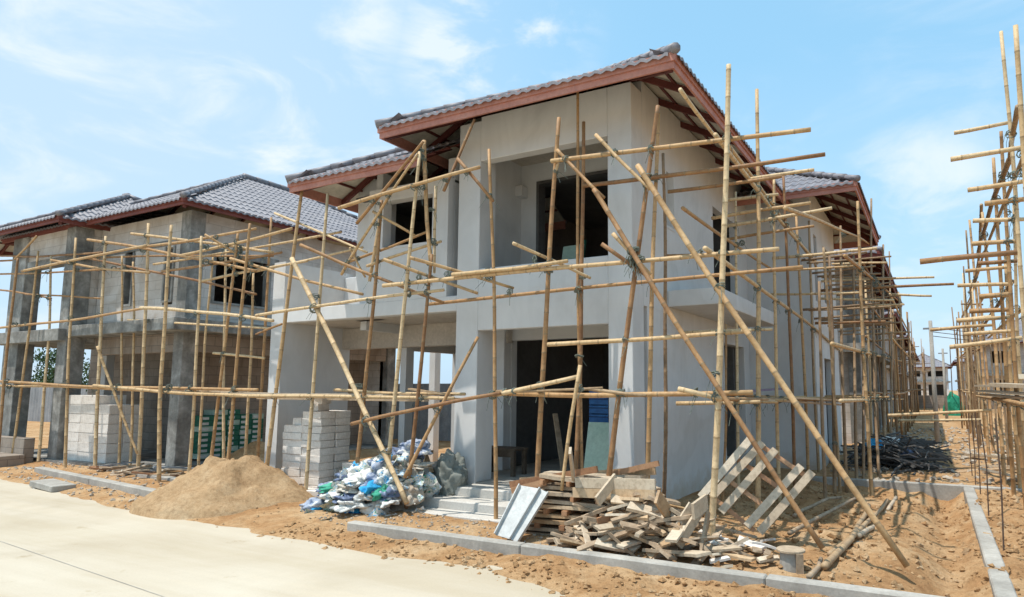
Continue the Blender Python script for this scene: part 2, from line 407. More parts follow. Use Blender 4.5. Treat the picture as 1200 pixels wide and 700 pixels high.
# sand pile
def mound(name, c, rx, ry, h, mat, label, cat, seed=0, rough=.05, n=60, kind=None):
    b = MB(); m = 26
    b.v.append((c[0], c[1], c[2]+h*.76))
    for i in range(1, m+1):
        t = i/m
        for k in range(n):
            a = 2*PI*k/n; rr = 1 + .16*noise.noise(Vector((math.cos(a)*1.5, math.sin(a)*1.5, seed)))
            x = c[0] + math.cos(a)*rx*t*rr; y = c[1] + math.sin(a)*ry*t*rr
            prof = (1-t)**.92*(1-.25*math.exp(-(t/.12)**2))
            z = c[2] + h*prof + rough*(fbm(x, y, seed, 6, 2.2)*(1-t*.8) + .5*max(0, fbm(x, y, seed+5, 4, 5)-.15))
            if t > .96: z = c[2] - .1
            b.v.append((x, y, z))
    for k in range(n): b.f.append((0, 1+k, 1+(k+1) % n))
    for i in range(m-1):
        for k in range(n):
            a = 1+i*n; b.f.append((a+k, a+n+k, a+n+(k+1) % n, a+(k+1) % n))
    b.m = [0]*len(b.f)
    o = b.build(name, mat, smooth=True); tag(o, label, cat, kind=kind); return o
mound('sand_pile', (-9.25, 6.35, .0), 1.38, 1.22, .80, 'sand', 'heap of tan building sand beside the road in front of the grey left wall', 'sand pile', 2, .17)
clods('sand_crumbs', 260, (-10.9, -7.6, 4.9, 6.2), .006, .03, 'sand')
mound('soil_heap', (-12.8, 9.4, .1), 1.0, .8, .55, 'soil', 'low heap of brown soil behind the green boxes of the left house', 'soil heap', 8, .08)

# ------------------------------------------------------------------ tiled hip roofs
def hip_roof(parent, x0, x1, y0, y1, ze, slope=.55, lod=0, fascia_h=.15, rafters=True, clip=None, fmat='paint_red'):
    """ze = height of the fascia's top edge. roof part > ridge caps, fascia, rafters, battens"""
    w, l = x1-x0, y1-y0; h = min(w, l)/2; top = ze + h*slope
    def plane(o, u, v, L):
        return [Vector((L[0], L[1], ze)), Vector((u[0], u[1], 0)), Vector((v[0], v[1], slope))]
    sides = [((x0, y0), (1, 0), (0, 1), w), ((x1, y0), (0, 1), (-1, 0), l), ((x1, y1), (-1, 0), (0, -1), w), ((x0, y1), (0, -1), (1, 0), l)]
    tb = MB(); us = MB(); tw, row = (.15, .31) if lod == 0 else (.45, .62)
    spu = 4 if lod == 0 else 3
    for (ox, oy), u, v, L in sides:
        rows = int(h/row*1.0)+1
        nlen = math.hypot(1, slope)
        for r in range(rows):
            a = r*row; b = min(h, a+row*1.04)
            if a >= h: break
            am = a + row*.5*(1 if r else .3)
            lo, hi = min(am, h), L-min(am, h)
            if hi - lo < .02: continue
            if r == 0: a = -.06
            n = max(1, int((hi-lo)/tw*spu)); prev = None
            for i in range(n+1):
                uu = lo + (hi-lo)*i/n; ph = 2*PI*uu/tw
                wv = .017*math.cos(ph) if lod == 0 else .03*math.cos(ph)
                pts = []
                for vv, lift in ((a, .004), (a, .038), (b, .02)):
                    hh = lift + (wv if lift > .02 else wv*.8)
                    pts.append((ox+u[0]*uu+v[0]*vv, oy+u[1]*uu+v[1]*vv, ze + vv*slope + hh*nlen))
                k = len(tb.v); tb.v += pts
                if i:
                    tb.f.append((prev, k, k+1, prev+1)); tb.f.append((prev+1, k+1, k+2, prev+2)); tb.m += [0, 0]
                prev = k
        # underside sheet
        q = [(0, 0), (L, 0), (L-h, h), (h, h)]
        us.face([(ox+u[0]*a+v[0]*b, oy+u[1]*a+v[1]*b, ze+b*slope-.012) for a, b in reversed(q)])
    roof = tb.build('roof', 'roof_tile', parent, smooth=False)
    ORG[roof.name] = ORG[parent.name]
    us.build('underlay', 'roof_underside', roof)
    # ridge / hip caps
    cb = MB(); cxy = [((x0, y0), 1, 1), ((x1, y0), -1, 1), ((x1, y1), -1, -1), ((x0, y1), 1, -1)]
    for (x, y), sx, sy in cxy:
        a = Vector((x-sx*.04, y-sy*.04, ze+.06)); b = Vector((x+sx*h, y+sy*h, top+.07)); L = (b-a).length
        n = max(2, int(L/.33)); r = .058
        for i in range(n):
            s, e = a.lerp(b, i/n), a.lerp(b, (i+1.1)/n)
            cb.tube([s, e], [r*1.12, r*.88], 8)
    if abs(w-l) > .1:
        if w > l: a, b = Vector((x0+h, y0+h, top+.07)), Vector((x1-h, y0+h, top+.07))
        else: a, b = Vector((x0+h, y0+h, top+.07)), Vector((x0+h, y1-h, top+.07))
        n = max(2, int((b-a).length/.33))
        for i in range(n): cb.tube([a.lerp(b, i/n), a.lerp(b, (i+1.1)/n)], [.095, .075], 8)
    cb.build('ridge_cap', 'roof_tile', roof, smooth=True)
    fb = MB(); t = .03; e = .02
    fb.box(x0, x1, y0, y0+t, ze-fascia_h, ze+.03); fb.box(x0, x1, y1-t, y1, ze-fascia_h, ze+.03)
    fb.box(x1-t, x1, y0+t, y1-t, ze-fascia_h, ze+.03); fb.box(x0, x0+t, y0+t, y1-t, ze-fascia_h, ze+.03)
    # second board step
    fb.box(x0-.022, x1+.022, y0-.022, y0, ze-fascia_h*.45, ze+.035); fb.box(x1, x1+.022, y0, y1, ze-fascia_h*.45, ze+.035)
    fb.box(x0-.022, x0, y0, y1, ze-fascia_h*.45, ze+.035)
    fb.build('fascia', fmat, roof)
    if rafters:
        bt = MB()
        for (ox, oy), u, v, L in sides:
            n = max(2, int(L/(.95 if lod == 0 else 1.2)))
            rb_ = MB()
            for i in range(1, n):
                uu = L*i/n; d = min(uu, L-uu, h)*.98
                if d < .15: continue
                p = lambda vv: (ox+u[0]*uu+v[0]*vv, oy+u[1]*uu+v[1]*vv, ze+vv*slope-.085)
                a, b = p(.03), p(d)
                if lod == 0: MB().beam(a, b, .05, .085).build('rafter', 'steel_red', roof)
                else: rb_.beam(a, b, .06, .13)
            if lod: rb_.build('rafter', 'steel_red', roof)
            for k in range(1, int(min(h, 2.2)/.33)):
                vv = k*.33
                p = lambda uu: (ox+u[0]*uu+v[0]*vv, oy+u[1]*uu+v[1]*vv, ze+vv*slope-.03)
                if L-2*vv > .1: bt.beam(p(vv), p(L-vv), .03, .035)
        bt.build('batten', 'steel_red', roof)
        for (x, y), sx, sy in cxy:
            if clip is not None and x > clip: continue
            hb = MB(); hb.beam((x+sx*.04, y+sy*.04, ze-.1), (x+sx*h*.98, y+sy*h*.98, top-.12), .06, .14)
            hb.build('hip_rafter', 'steel_red', roof)
    if clip is not None:          # the roof dies into a wall at x = clip
        for o in [roof] + list(bpy.data.objects):
            if o is not roof and o.parent is not roof: continue
            bm = bmesh.new(); bm.from_mesh(o.data)
            bmesh.ops.bisect_plane(bm, geom=bm.verts[:]+bm.edges[:]+bm.faces[:], plane_co=(clip-ORG[parent.name].x, 0, 0), plane_no=(1, 0, 0), clear_outer=True)
            if len(bm.verts) == 0: bpy.data.objects.remove(o); bm.free(); continue
            bm.to_mesh(o.data); bm.free()
    return roof

# ------------------------------------------------------------------ house 1 (plastered, two storeys)
Y0 = 7.71
h1 = thing('unfinished_house', 'large grey plastered two storey house under construction with red fascia, nearest in the photo', 'house', (-5.6, 12, 0), 'unfinished two storey houses')
def hb(name, mat, *boxes, parent=h1, bevel=.008):
    b = MB()
    for x in boxes: b.box(*x)
    return b.build(name, mat, parent, bevel=bevel)
hb('column', 'plaster', (-6.22, -5.82, Y0, 8.11, 0, 5.72))
hb('column', 'plaster', (-3.71, -3.36, Y0, 8.08, 0, 5.78))
hb('front_parapet', 'plaster', (-5.82, -3.71, Y0, 7.87, 2.54, 3.45))
hb('front_beam', 'plaster', (-5.82, -3.71, Y0, 7.9, 5.09, 5.78))
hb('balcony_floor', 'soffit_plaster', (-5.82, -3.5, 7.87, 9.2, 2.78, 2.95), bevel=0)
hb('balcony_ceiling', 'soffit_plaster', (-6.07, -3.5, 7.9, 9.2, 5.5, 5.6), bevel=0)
MB().wall('x', -6.07, -3.36-.14, 9.2, 9.35, 2.95, 5.8, [(-5.74, -4.3, 2.94, 5.17)]).build('balcony_wall', 'plaster', h1)
hb('balcony_side_wall', 'plaster', (-6.2, -6.07, 8.11, 9.35, 2.85, 5.8))
hb('corbel', 'plaster', (-6.07, -5.93, 9.0, 9.2, 4.92, 5.1))
# door frame of the balcony
fr = MB(); fr.box(-5.74, -5.69, 9.16, 9.37, 2.95, 5.17); fr.box(-4.35, -4.3, 9.16, 9.37, 2.95, 5.17); fr.box(-5.69, -4.35, 9.16, 9.37, 5.12, 5.17)
fr.build('door_frame', 'dark_and_room_shade', h1)
# right-hand side wall
MB().wall('y', 8.08, 13.77, -3.5, -3.36, 2.8, 5.95, [(8.93, 9.33, 4.06, 4.96), (11.35, 12.94, 3.0, 4.98)]).build('upper_side_wall', 'plaster', h1)
MB().wall('y', 8.2, 13.77, -3.5, -3.362, 0, 2.8, [(11.75, 13.3, .3, 2.58)]).build('lower_side_wall', 'plaster', h1)
f = MB()
for y in (11.75, 13.24): f.box(-3.52, -3.34, y, y+.06, .3, 2.58)
f.box(-3.52, -3.34, 11.81, 13.24, 2.52, 2.58); f.build('door_frame', 'plaster', h1)
f = MB(); f.box(-3.52, -3.35, 8.93, 8.965, 4.06, 4.96); f.box(-3.52, -3.35, 9.295, 9.33, 4.06, 4.96); f.box(-3.52, -3.35, 8.965, 9.295, 4.06, 4.1); f.box(-3.52, -3.35, 8.965, 9.295, 4.92, 4.96)
f.build('window_frame', 'plaster', h1)
hb('side_balcony_slab', 'plaster', (-3.355, -2.58, 8.98, 12.8, 2.88, 3.12))
# rear wing that steps out to the right
MB().wall('x', -3.36, -2.05, 13.77, 13.92, 0, 5.8, []).build('wing_front_wall', 'plaster', h1)
MB().wall('y', 13.92, 17.4, -2.2, -2.05, 0, 5.8, [(14.1, 14.5, 3.5, 4.9), (14.95, 16.2, .3, 2.35), (15.4, 16.6, 3.6, 4.9)]).build('wing_side_wall', 'plaster', h1)
MB().wall('x', -8.7, -2.2, 17.25, 17.4, 0, 5.8, []).build('rear_wall', 'plaster', h1)
MB().wall('y', 8.2, 17.25, -8.7, -8.56, 2.7, 5.3, []).build('left_wall', 'plaster', h1)
MB().wall('y', 9.2, 17.25, -8.7, -8.56, 0, 2.7, [(9.4, 10.7, 0, 2.4)]).build('lower_left_wall', 'plaster', h1)
MB().wall('x', -8.7, -8.09, 8.05, 8.2, 2.85, 5.3, []).build('side_return_wall', 'plaster', h1)
# room over the carport
MB().wall('x', -8.09, -6.42, Y0+.002, 7.86, 3.08, 4.95, [(-7.79, -6.68, 3.92, 4.76)]).build('room_front_wall', 'plaster', h1)
hb('room_right_wall', 'plaster', (-6.56, -6.42, 7.86, 9.2, 2.95, 5.3))
hb('room_left_wall', 'plaster', (-8.09, -7.95, 7.86, 8.2, 2.95, 5.3))
hb('room_ceiling', 'dark_and_room_shade', (-8.56, -6.42, 7.865, 9.36, 4.90, 4.94), (-8.56, -6.2, 9.36, 9.42, 4.9, 5.3), bevel=0)  # ceiling coloured dark to imitate shade; end strip added to shut out stray light
hb('room_shade_lining', 'dark_and_room_shade', (-8.555, -8.53, 8.2, 13, 2.95, 5.3), (-8.09, -6.57, 7.87, 11.6, 2.951, 2.955), (-8.53, -6.9, 11.6, 11.7, 2.95, 5.3), bevel=0)  # dark linings added so the room looks shaded through its window
hb('recess_wall', 'plaster', (-6.42, -6.2, 9.05, 9.2, 2.95, 5.6))
f = MB()
for x in (-7.79, -6.72): f.box(x, x+.04, Y0-.01, 7.88, 3.92, 4.76)
f.box(-7.75, -6.72, Y0-.01, 7.88, 3.92, 3.96); f.box(-7.75, -6.72, Y0-.01, 7.88, 4.72, 4.76)
f.build('window_frame', 'plaster', h1)
hb('terrace_beam', 'plaster', (-10.08, -6.22, Y0, 7.88, 2.85, 3.08))
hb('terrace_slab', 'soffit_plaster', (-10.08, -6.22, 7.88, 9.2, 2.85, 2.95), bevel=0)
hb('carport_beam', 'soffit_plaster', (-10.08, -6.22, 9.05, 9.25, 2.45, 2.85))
MB().wall('y', Y0, 9.25, -10.38, -10.08, 0, 3.95, []).build('carport_wall', 'plaster', h1, bevel=.01)
hb('terrace_parapet', 'plaster', (-10.08, -8.7, 9.05, 9.2, 2.95, 3.85))
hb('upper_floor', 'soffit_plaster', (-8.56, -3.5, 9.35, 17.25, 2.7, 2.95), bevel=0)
hb('upper_ceiling', 'dark_and_room_shade', (-8.56, -3.5, 9.35, 17.25, 5.3, 5.4), bevel=0)
hb('room_partition', 'dark_and_room_shade', (-8.56, -3.5, 13.0, 13.1, 2.95, 5.3), (-6.9, -6.8, 9.35, 13.0, 2.95, 5.3), bevel=0)
# ground floor
hb('ground_floor', 'kerb_concrete', (-6.5, -3.5, 7.74, 17.25, .0, .38), (-8.56, -6.5, 9.4, 17.25, 0, .3), (-10.08, -6.52, 7.8, 9.4, 0, .12), bevel=0)
MB().wall('x', -6.5, -3.5, 9.2, 9.35, .38, 2.8, [(-6.22, -3.62, .37, 2.5)]).build('porch_wall', 'plaster', h1)
hb('inner_column', 'plaster', (-6.5, -6.24, 9.0, 9.2, .38, 2.78))
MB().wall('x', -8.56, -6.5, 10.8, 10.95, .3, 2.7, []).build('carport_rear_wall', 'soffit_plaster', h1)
hb('inner_wall', 'dark_and_room_shade', (-6.5, -6.38, 9.35, 13, .38, 2.7), (-6.38, -3.5, 13, 13.1, .38, 2.7), bevel=0)
hb('carport_column', 'plaster', (-9.75, -9.58, 11.2, 11.38, 0, 2.85))
st = MB()
st.box(-6.35, -4.2, 7.35, 7.73, -.1, .36); st.box(-6.6, -4.0, 7.0, 7.35, -.1, .24); st.box(-6.75, -3.9, 6.68, 7.0, -.1, .13)
st.build('steps', 'step_block', h1, bevel=.015)
hip_roof(h1, -7.02, -2.44, 6.84, 18.3, 5.51, slope=.525)
hip_roof(h1, -6.5, -1.08, 12.9, 18.3, 5.51)
hip_roof(h1, -8.95, -1.5, 6.84, 11.04, 4.97, clip=-6.235)

# ------------------------------------------------------------------ house 2 (bare concrete frame)
h2 = thing('unfinished_house', 'bare concrete and block two storey house on the left with big purple grey hip roof', 'house', (-17, 11, 0), 'unfinished two storey houses')
def h2b(name, mat, *bx, bevel=.01): return hb(name, mat, *bx, parent=h2, bevel=bevel)
h2b('column', 'raw_concrete', (-13.75, -13.42, 7.96, 8.28, 0, 5.4))
h2b('column', 'raw_concrete', (-17.3, -16.92, 7.46, 7.84, 0, 5.35))
h2b('column', 'raw_concrete', (-19.85, -19.15, 7.46, 7.8, 0, 5.35))
h2b('column', 'raw_concrete', (-17.25, -16.92, 10.7, 11.0, 0, 5.35))
h2b('column', 'raw_concrete', (-19.8, -19.5, 10.7, 11.0, 0, 5.35))
h2b('round_column', 'plaster', (-18.35, -18.15, 8.9, 9.1, 0, 2.8))
h2b('column', 'raw_concrete', (-13.72, -13.42, 13.7, 14.0, 0, 5.4))
MB().wall('x', -16.92, -13.75, 8.0, 8.14, 3.08, 5.4, [(-15.84, -15.5, 3.5, 4.72), (-14.32, -13.95, 3.45, 4.68)]).build('upper_front_wall', 'block_wall', h2)
MB().wall('y', 8.28, 13.7, -13.6, -13.45, 3.08, 5.4, [(8.5, 9.9, 3.5, 4.55), (11.5, 12.6, 3.5, 4.55)]).build('upper_side_wall', 'block_wall', h2)
h2b('lintel', 'raw_concrete', (-13.62, -13.43, 8.3, 10.1, 4.55, 4.7), (-16.9, -13.77, 7.98, 8.16, 4.72, 4.84))
f = MB(); f.box(-13.63, -13.42, 8.5, 8.56, 3.5, 4.55); f.box(-13.63, -13.42, 9.84, 9.9, 3.5, 4.55); f.box(-13.63, -13.42, 8.56, 9.84, 3.5, 3.55)
f.build('window_frame', 'raw_concrete', h2)
for x0 in (-15.84, -14.32):
    f = MB(); f.box(x0, x0+.05, 7.97, 8.16, 3.5, 4.7); f.box(x0+.31, x0+.37, 7.97, 8.16, 3.5, 4.7); f.box(x0+.05, x0+.31, 7.97, 8.16, 3.5, 3.55)
    f.build('window_frame', 'raw_concrete', h2)
h2b('first_floor_slab', 'raw_concrete', (-16.92, -12.9, 7.45, 14.2, 2.84, 3.08))
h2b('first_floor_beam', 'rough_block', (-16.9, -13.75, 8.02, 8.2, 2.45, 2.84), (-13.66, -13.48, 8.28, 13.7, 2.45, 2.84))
h2b('partition_wall', 'dark_and_room_shade', (-16.7, -13.6, 10.5, 10.6, 3.08, 5.4), bevel=0)
MB().wall('y', 8.14, 13.7, -16.92, -16.78, 3.08, 5.4, []).build('upper_left_wall', 'block_wall', h2)
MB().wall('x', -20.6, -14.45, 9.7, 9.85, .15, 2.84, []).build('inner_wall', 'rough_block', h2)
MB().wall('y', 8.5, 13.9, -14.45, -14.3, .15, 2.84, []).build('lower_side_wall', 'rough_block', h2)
MB().wall('x', -16.7, -13.6, 13.7, 13.85, 0.15, 5.4, []).build('rear_wall', 'block_wall', h2)
h2b('ground_slab', 'raw_concrete', (-20.2, -13.3, 7.4, 14, -.1, .16), bevel=0)
h2b('left_wing_floor', 'raw_concrete', (-20.2, -16.93, 7.3, 11.2, 2.75, 3.02))
h2b('left_wing_beam', 'raw_concrete', (-19.15, -17.3, 7.5, 7.75, 4.55, 4.72))
MB().wall('x', -19.15, -17.3, 7.52, 7.68, 4.72, 5.35, []).build('left_wing_wall', 'block_wall', h2)
MB().wall('y', 7.84, 10.7, -17.1, -16.95, 3.08, 5.35, []).build('left_wing_side_wall', 'block_wall', h2)
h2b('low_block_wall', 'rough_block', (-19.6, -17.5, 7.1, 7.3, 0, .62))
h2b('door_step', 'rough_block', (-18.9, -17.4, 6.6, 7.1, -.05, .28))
hip_roof(h2, -20.6, -12.95, 7.5, 17.1, 5.45, fascia_h=.11, fmat='paint_dark')
hip_roof(h2, -22.2, -16.6, 6.98, 12.4, 5.42, fascia_h=.11, fmat='paint_dark')

# ------------------------------------------------------------------ generic far houses
def far_house(label, x0, x1, y0, y1, side=1, ze=5.5, plaster='raw_concrete', z0=0):
    t = thing('unfinished_house', label, 'house', ((x0+x1)/2, (y0+y1)/2, z0), 'unfinished two storey houses')
    rnd = random.Random(int(y0*7+x0))
    ov = .9; ax0, ax1, ay0, ay1 = x0+ov, x1-ov, y0+ov, y1-ov
    nx_, ny_ = max(1, round((ax1-ax0)/3.4)), max(2, round((ay1-ay0)/2.6))
    for i in range(nx_+1):
        for j in range(ny_+1):
            if 0 < i < nx_ and 0 < j < ny_: continue
            x = ax0+(ax1-ax0)*i/nx_; y = ay0+(ay1-ay0)*j/ny_
            MB().box(x-.16, x+.16, y-.16, y+.16, 0, ze+.1).build('column', plaster, t)
    MB().box(ax0-.5, ax1+.5, ay0-.5, ay1+.5, 2.75, 3.0).build('first_floor_slab', 'raw_concrete', t)
    hx, hy = [], []
    for j in range(ny_):
        a = ay0+(ay1-ay0)*j/ny_+.3; b = ay0+(ay1-ay0)*(j+1)/ny_-.3
        if rnd.random() < .75: hy.append((a+.2, b-.2, 3.7, 4.8))
        hy.append((a, b, .2, 2.6)) if rnd.random() < .7 else None
    for i in range(nx_):
        a = ax0+(ax1-ax0)*i/nx_+.6; b = ax0+(ax1-ax0)*(i+1)/nx_-.6
        hx.append((a, b, 3.8, 4.8)); hx.append((a, b, .2, 2.4))
    wx = ax1 if side > 0 else ax0
    MB().wall('y', ay0+.16, ay1-.16, wx-.07, wx+.07, 0.1, ze+.1, hy).build('side_wall', 'block_wall', t)
    MB().wall('x', ax0+.16, ax1-.16, ay0-.07, ay0+.07, .1, ze+.1, hx).build('front_wall', 'block_wall', t)
    MB().box(ax0+.3, ax1-.3, (ay0+ay1)/2-.07, (ay0+ay1)/2+.07, .1, ze).build('partition_wall', 'dark_and_room_shade', t)
    hip_roof(t, x0, x1, y0, y1, ze, lod=1, fmat='paint_dark')
    return t
far_house('bare concrete frame house right behind the grey plastered house', -9.5, -1.12, 19.9, 33.5)
far_house('second unfinished house behind the plastered house, down the left side of the lane', -10, -1.5, 37, 50, plaster='plaster')
far_house('third unfinished house behind the plastered house on the left of the lane', -11, -1.5, 54, 72)
far_house('small farthest unfinished house at the left end of the lane', -12, -1.6, 78, 104, plaster='plaster')
far_house('distant unfinished house with grey roof seen through the right hand scaffold', 2.9, 14, 64, 76, side=-1, plaster='plaster')
far_house('unfinished house half hidden by the right hand scaffold near the photo edge', 6.8, 15, 42, 56, side=-1)
far_house('farthest house on the right of the lane beyond the concrete post', 2.6, 12, 108, 124, side=-1)
far_house('farthest unfinished house standing across the end of the lane', -6, 3, 132, 142, plaster='plaster')

# lane end wall
MB().box(-2.2, 4.5, 60, 60.25, 0, 1.15).build('boundary_wall', 'rough_block')
tag(bpy.data.objects['boundary_wall'], 'low brown block wall across the lane in the distance', 'wall')

# ------------------------------------------------------------------ bamboo
SEG = []          # (scaffold, p0, p1, r)
def bamboo_mesh(p0, p1, r0, r1, mat='bamboo', bend=None, sides=7, lod=0, rnd=random):
    p0 = Vector(p0); p1 = Vector(p1); L = (p1-p0).length; d = (p1-p0)/L
    a = d.orthogonal().normalized(); b = d.cross(a); t0 = rnd.uniform(0, 6.3)
    amp = bend if bend is not None else min(.045, rnd.uniform(.004, .011)*L)
    off = a*math.cos(t0)*amp + b*math.sin(t0)*amp
    w1 = rnd.uniform(0, 6.3)
    def at(t): return p0.lerp(p1, t) + off*(math.sin(PI*t) + .28*math.sin(3*PI*t + w1)*math.sin(PI*t))
    pts, rad, mis = [], [], []
    if lod:
        n = max(2, int(L/1.0))
        for i in range(n+1):
            t = i/n; pts.append(at(t)); rad.append(r0+(r1-r0)*t); mis.append(0)
    else:
        s = rnd.uniform(.05, .2); gap = rnd.uniform(.2, .42)
        ts = [0.]; nodes = set()
        while s < L-.04:
            nodes.add(len(ts)+1)
            ts += [s-.009, s, s+.009]; s += gap*rnd.uniform(.8, 1.2)
        ts.append(L)
        for i, q in enumerate(ts):
            t = q/L; pts.append(at(t)); r = r0+(r1-r0)*t
            nd = i in nodes
            rad.append(r*1.10 if nd else r); mis.append(1 if (nd or i+1 in nodes) else 0)
    m = MB(); m.tube(pts, rad, 5 if lod else sides, mis=mis[:-1] if not lod else None)
    return m
def pole(sc, name, p0, p1, r=.036, taper=.8, mat='bamboo', bend=None, lod=0, reg=True):
    p0 = Vector(p0); p1 = Vector(p1)
    r *= .85*random.uniform(.88, 1.1) if not lod else .85
    m = bamboo_mesh(p0, p1, r, r*taper, bend=bend, lod=lod)
    o = m.build(name, [mat, 'bamboo_node'], sc, smooth=True)
    if reg: SEG.append((sc, p0, p1, r))
    return o
def lash_mesh(c, ax1, ax2, r, rnd, tails=2):
    m = MB(); c = Vector(c)
    for ax in (ax1, ax2):
        u = ax.orthogonal().normalized(); v = ax.cross(u)
        for k in range(2):
            o = ax*rnd.uniform(-.02, .02); rr = r*rnd.uniform(1.5, 2.0)
            pts = [c + o + u*math.cos(t*PI/4)*rr + v*math.sin(t*PI/4)*rr*rnd.uniform(.9, 1.1) + ax*.012*math.sin(t*PI/4*2) for t in range(9)]
            m.tube(pts, .006, 4, cap=False)
    for k in range(tails):
        p = c + Vector((rnd.uniform(-1, 1), rnd.uniform(-1, 1), 0))*r; pts = [p]; dd = Vector((rnd.uniform(-.6, .6), rnd.uniform(-.6, .3), rnd.uniform(-.9, .1)))
        for j in range(4):
            p = p + dd*rnd.uniform(.02, .05); dd = dd + Vector((rnd.uniform(-.5, .5), rnd.uniform(-.5, .5), -.5)); pts.append(p)
        m.tube(pts, .0035, 3)
    return m
def seg_close(a0, a1, b0, b1):
    u, v, w = a1-a0, b1-b0, a0-b0
    a, b, c, d, e = u.dot(u), u.dot(v), v.dot(v), u.dot(w), v.dot(w); D = a*c-b*b
    if D < 1e-6*a*c: return None
    s = (b*e-c*d)/D; t = (a*e-b*d)/D
    if not (0.01 <= s <= .99 and 0.01 <= t <= .99): return None
    p, q = a0+u*s, b0+v*t
    return (p-q).length, (p+q)/2, u.normalized(), v.normalized()
def lash_all(sc, cap=95):
    rnd = random.Random(5); L = [x for x in SEG if x[0] is sc]; c = []
    for i in range(len(L)):
        for j in range(i):
            k = seg_close(L[i][1], L[i][2], L[j][1], L[j][2])
            if k and k[0] < .2: c.append(((k[1]-CAM).length, k, L[i][3]))
    c.sort(key=lambda q: q[0])
    for _, k, r in c[:cap]:
        lash_mesh(k[1], k[2], k[3], r, rnd).build('lashing', 'twine', sc)

# --- scaffold across the front of house 1
sf = thing('bamboo_scaffold', 'bamboo scaffold standing across the front of the grey plastered house', 'scaffold', (-5, 6.9, 0), 'bamboo scaffolds')
def stand(sc, top, botx, pl, axis='Y', r=.036, zb=-.05, mat='bamboo', name='upright_pole'):
    """a standing pole: its top and its foot lie in the scaffold's row (plane), foot on the soil"""
    f_ = onY if axis == 'Y' else onX
    a = f_(top[0], top[1], pl); by = 600
    for _ in range(25):
        b = f_(botx, by, pl)
        by += (b.z - zb)*540/max(2, b.y)
    b = f_(botx, by, pl)
    pole(sc, name, (b.x, b.y, b.z), a, r, .72, mat)
def rail(sc, p, q, pl, axis='Y', r=.033, name='ledger_pole', taper=.85, mat='bamboo', pl2=None):
    f_ = onY if axis == 'Y' else onX
    pole(sc, name, f_(p[0], p[1], pl), f_(q[0], q[1], pl if pl2 is None else pl2), r, taper, mat)
YO, YI = 6.75, 7.35
for top, bx, pl, r in [((354, 221), 308, 6.95, .038), ((384, 227), 357, 6.95, .036), ((447, 235), 411, 6.8, .038),
        ((492, 178), 448, 6.62, .040), ((573, 175), 581, 6.75, .036), ((655, 138), 627, 6.75, .040),
        ((677, 107), 683, 7.4, .032), ((684, 143), 672, 7.32, .034), ((771, 124), 703, 6.7, .040), ((772, 133), 758, 7.42, .038),
        ((777, 180), 777, 7.6, .030)]:
    stand(sf, top, bx, pl, r=r, mat='bamboo' if r > .0305 else 'bamboo_old')
rail(sf, (497, 165), (505, 312), 6.74, r=.036, name='upright_pole'); stand(sf, (506, 298), 474, 6.74, r=.036)
rail(sf, (511, 218), (509, 320), 6.9, r=.025, name='upright_pole'); rail(sf, (446, 255), (433, 330), 7.0, r=.036, name='upright_pole')
stand(sf, (854, 76), 832, 6.55, r=.043)
# ledgers
for p, q, pl, r in [((646, 189), (950, 152), 6.67, .034), ((683, 218), (967, 181), 7.3, .030), ((783, 225), (916, 207), 8.2, .034),
        ((449, 335), (913, 292), 6.67, .034), ((530, 322), (665, 306), 6.60, .030), ((300, 370), (520, 340), 6.72, .032),
        ((500, 357), (941, 313), 7.28, .028), ((642, 404), (880, 388), 6.67, .033),
        ((412, 497), (586, 461), 6.5, .034), ((576, 464), (676, 442), 6.58, .032), ((582, 461), (882, 460), 6.67, .034),
        ((270, 464), (532, 467), 6.85, .030), ((392, 457), (545, 462), 7.2, .030), ((397, 244), (560, 208), 6.9, .028),
        ((430, 312), (517, 283), 6.9, .027), ((400, 310), (500, 272), 7.1, .027), ((397, 244), (562, 196), 6.55, .032)]:
    if p[0] == 397 and pl == 6.9: continue
    rail(sf, p, q, pl, r=r)
rail(sf, (582, 459), (706, 455), 6.60, r=.022, mat='bamboo_old'); rail(sf, (690, 456), (757, 464), 6.60, r=.026, mat='plank_wood' if False else 'bamboo_old')
rail(sf, (795, 456), (846, 468), 6.5, r=.030)
# braces
for p, q, pl, pl2, r in [((342, 303), (477, 590), 6.85, 6.45, .044), ((698, 158), (762, 222), 6.6, 6.6, .030),
        ((747, 194), (1063, 664), 6.60, 6.35, .036), ((653, 176), (708, 232), 6.68, 6.6, .028), ((696, 222), (964, 643), 6.58, 6.3, .033),
        ((718, 274), (762, 322), 6.55, 6.6, .030), ((705, 286), (756, 322), 6.5, 6.7, .030), ((601, 285), (692, 326), 6.4, 7.3, .028),
        ((480, 302), (602, 338), 6.35, 7.35, .026), ((449, 304), (560, 344), 6.35, 7.3, .028), ((352, 287), (520, 355), 6.5, 7.1, .030),
        ((418, 262), (496, 166), 6.7, 6.6, .028), ((400, 322), (490, 180), 6.8, 6.6, .026), ((520, 224), (556, 140), 6.6, 6.9, .028),
        ((536, 186), (578, 236), 6.6, 6.7, .026), ((437, 248), (486, 276), 6.7, 6.9, .024), ((410, 290), (428, 325), 6.9, 7.2, .022),
        ((474, 560), (560, 395), 6.3, 7.0, .028), ((654, 192), (648, 212), 6.7, 6.8, .02), ((680, 428), (658, 575), 6.45, 6.35, .026)]:
    rail(sf, p, q, pl, pl2=pl2, r=r, name='brace_pole')
# platform boards at the carport bay
for k in range(4):
    a = onY(262+k*14, 461+k*2, 6.95+.14*k); b = onY(452+k*16, 462+k*2, 6.95+.14*k)
    MB().beam(a, (b.x, a.y, a.z-.01), .11, .022).build('platform_board', 'plank_pale', sf)
for a, b in (((470, 462), (540, 468)), ((480, 456), (530, 463))):
    MB().beam(onY(*a, 7.0), onY(*b, 7.15), .1, .025).build('platform_board', 'plank_wood', sf)
lash_all(sf)

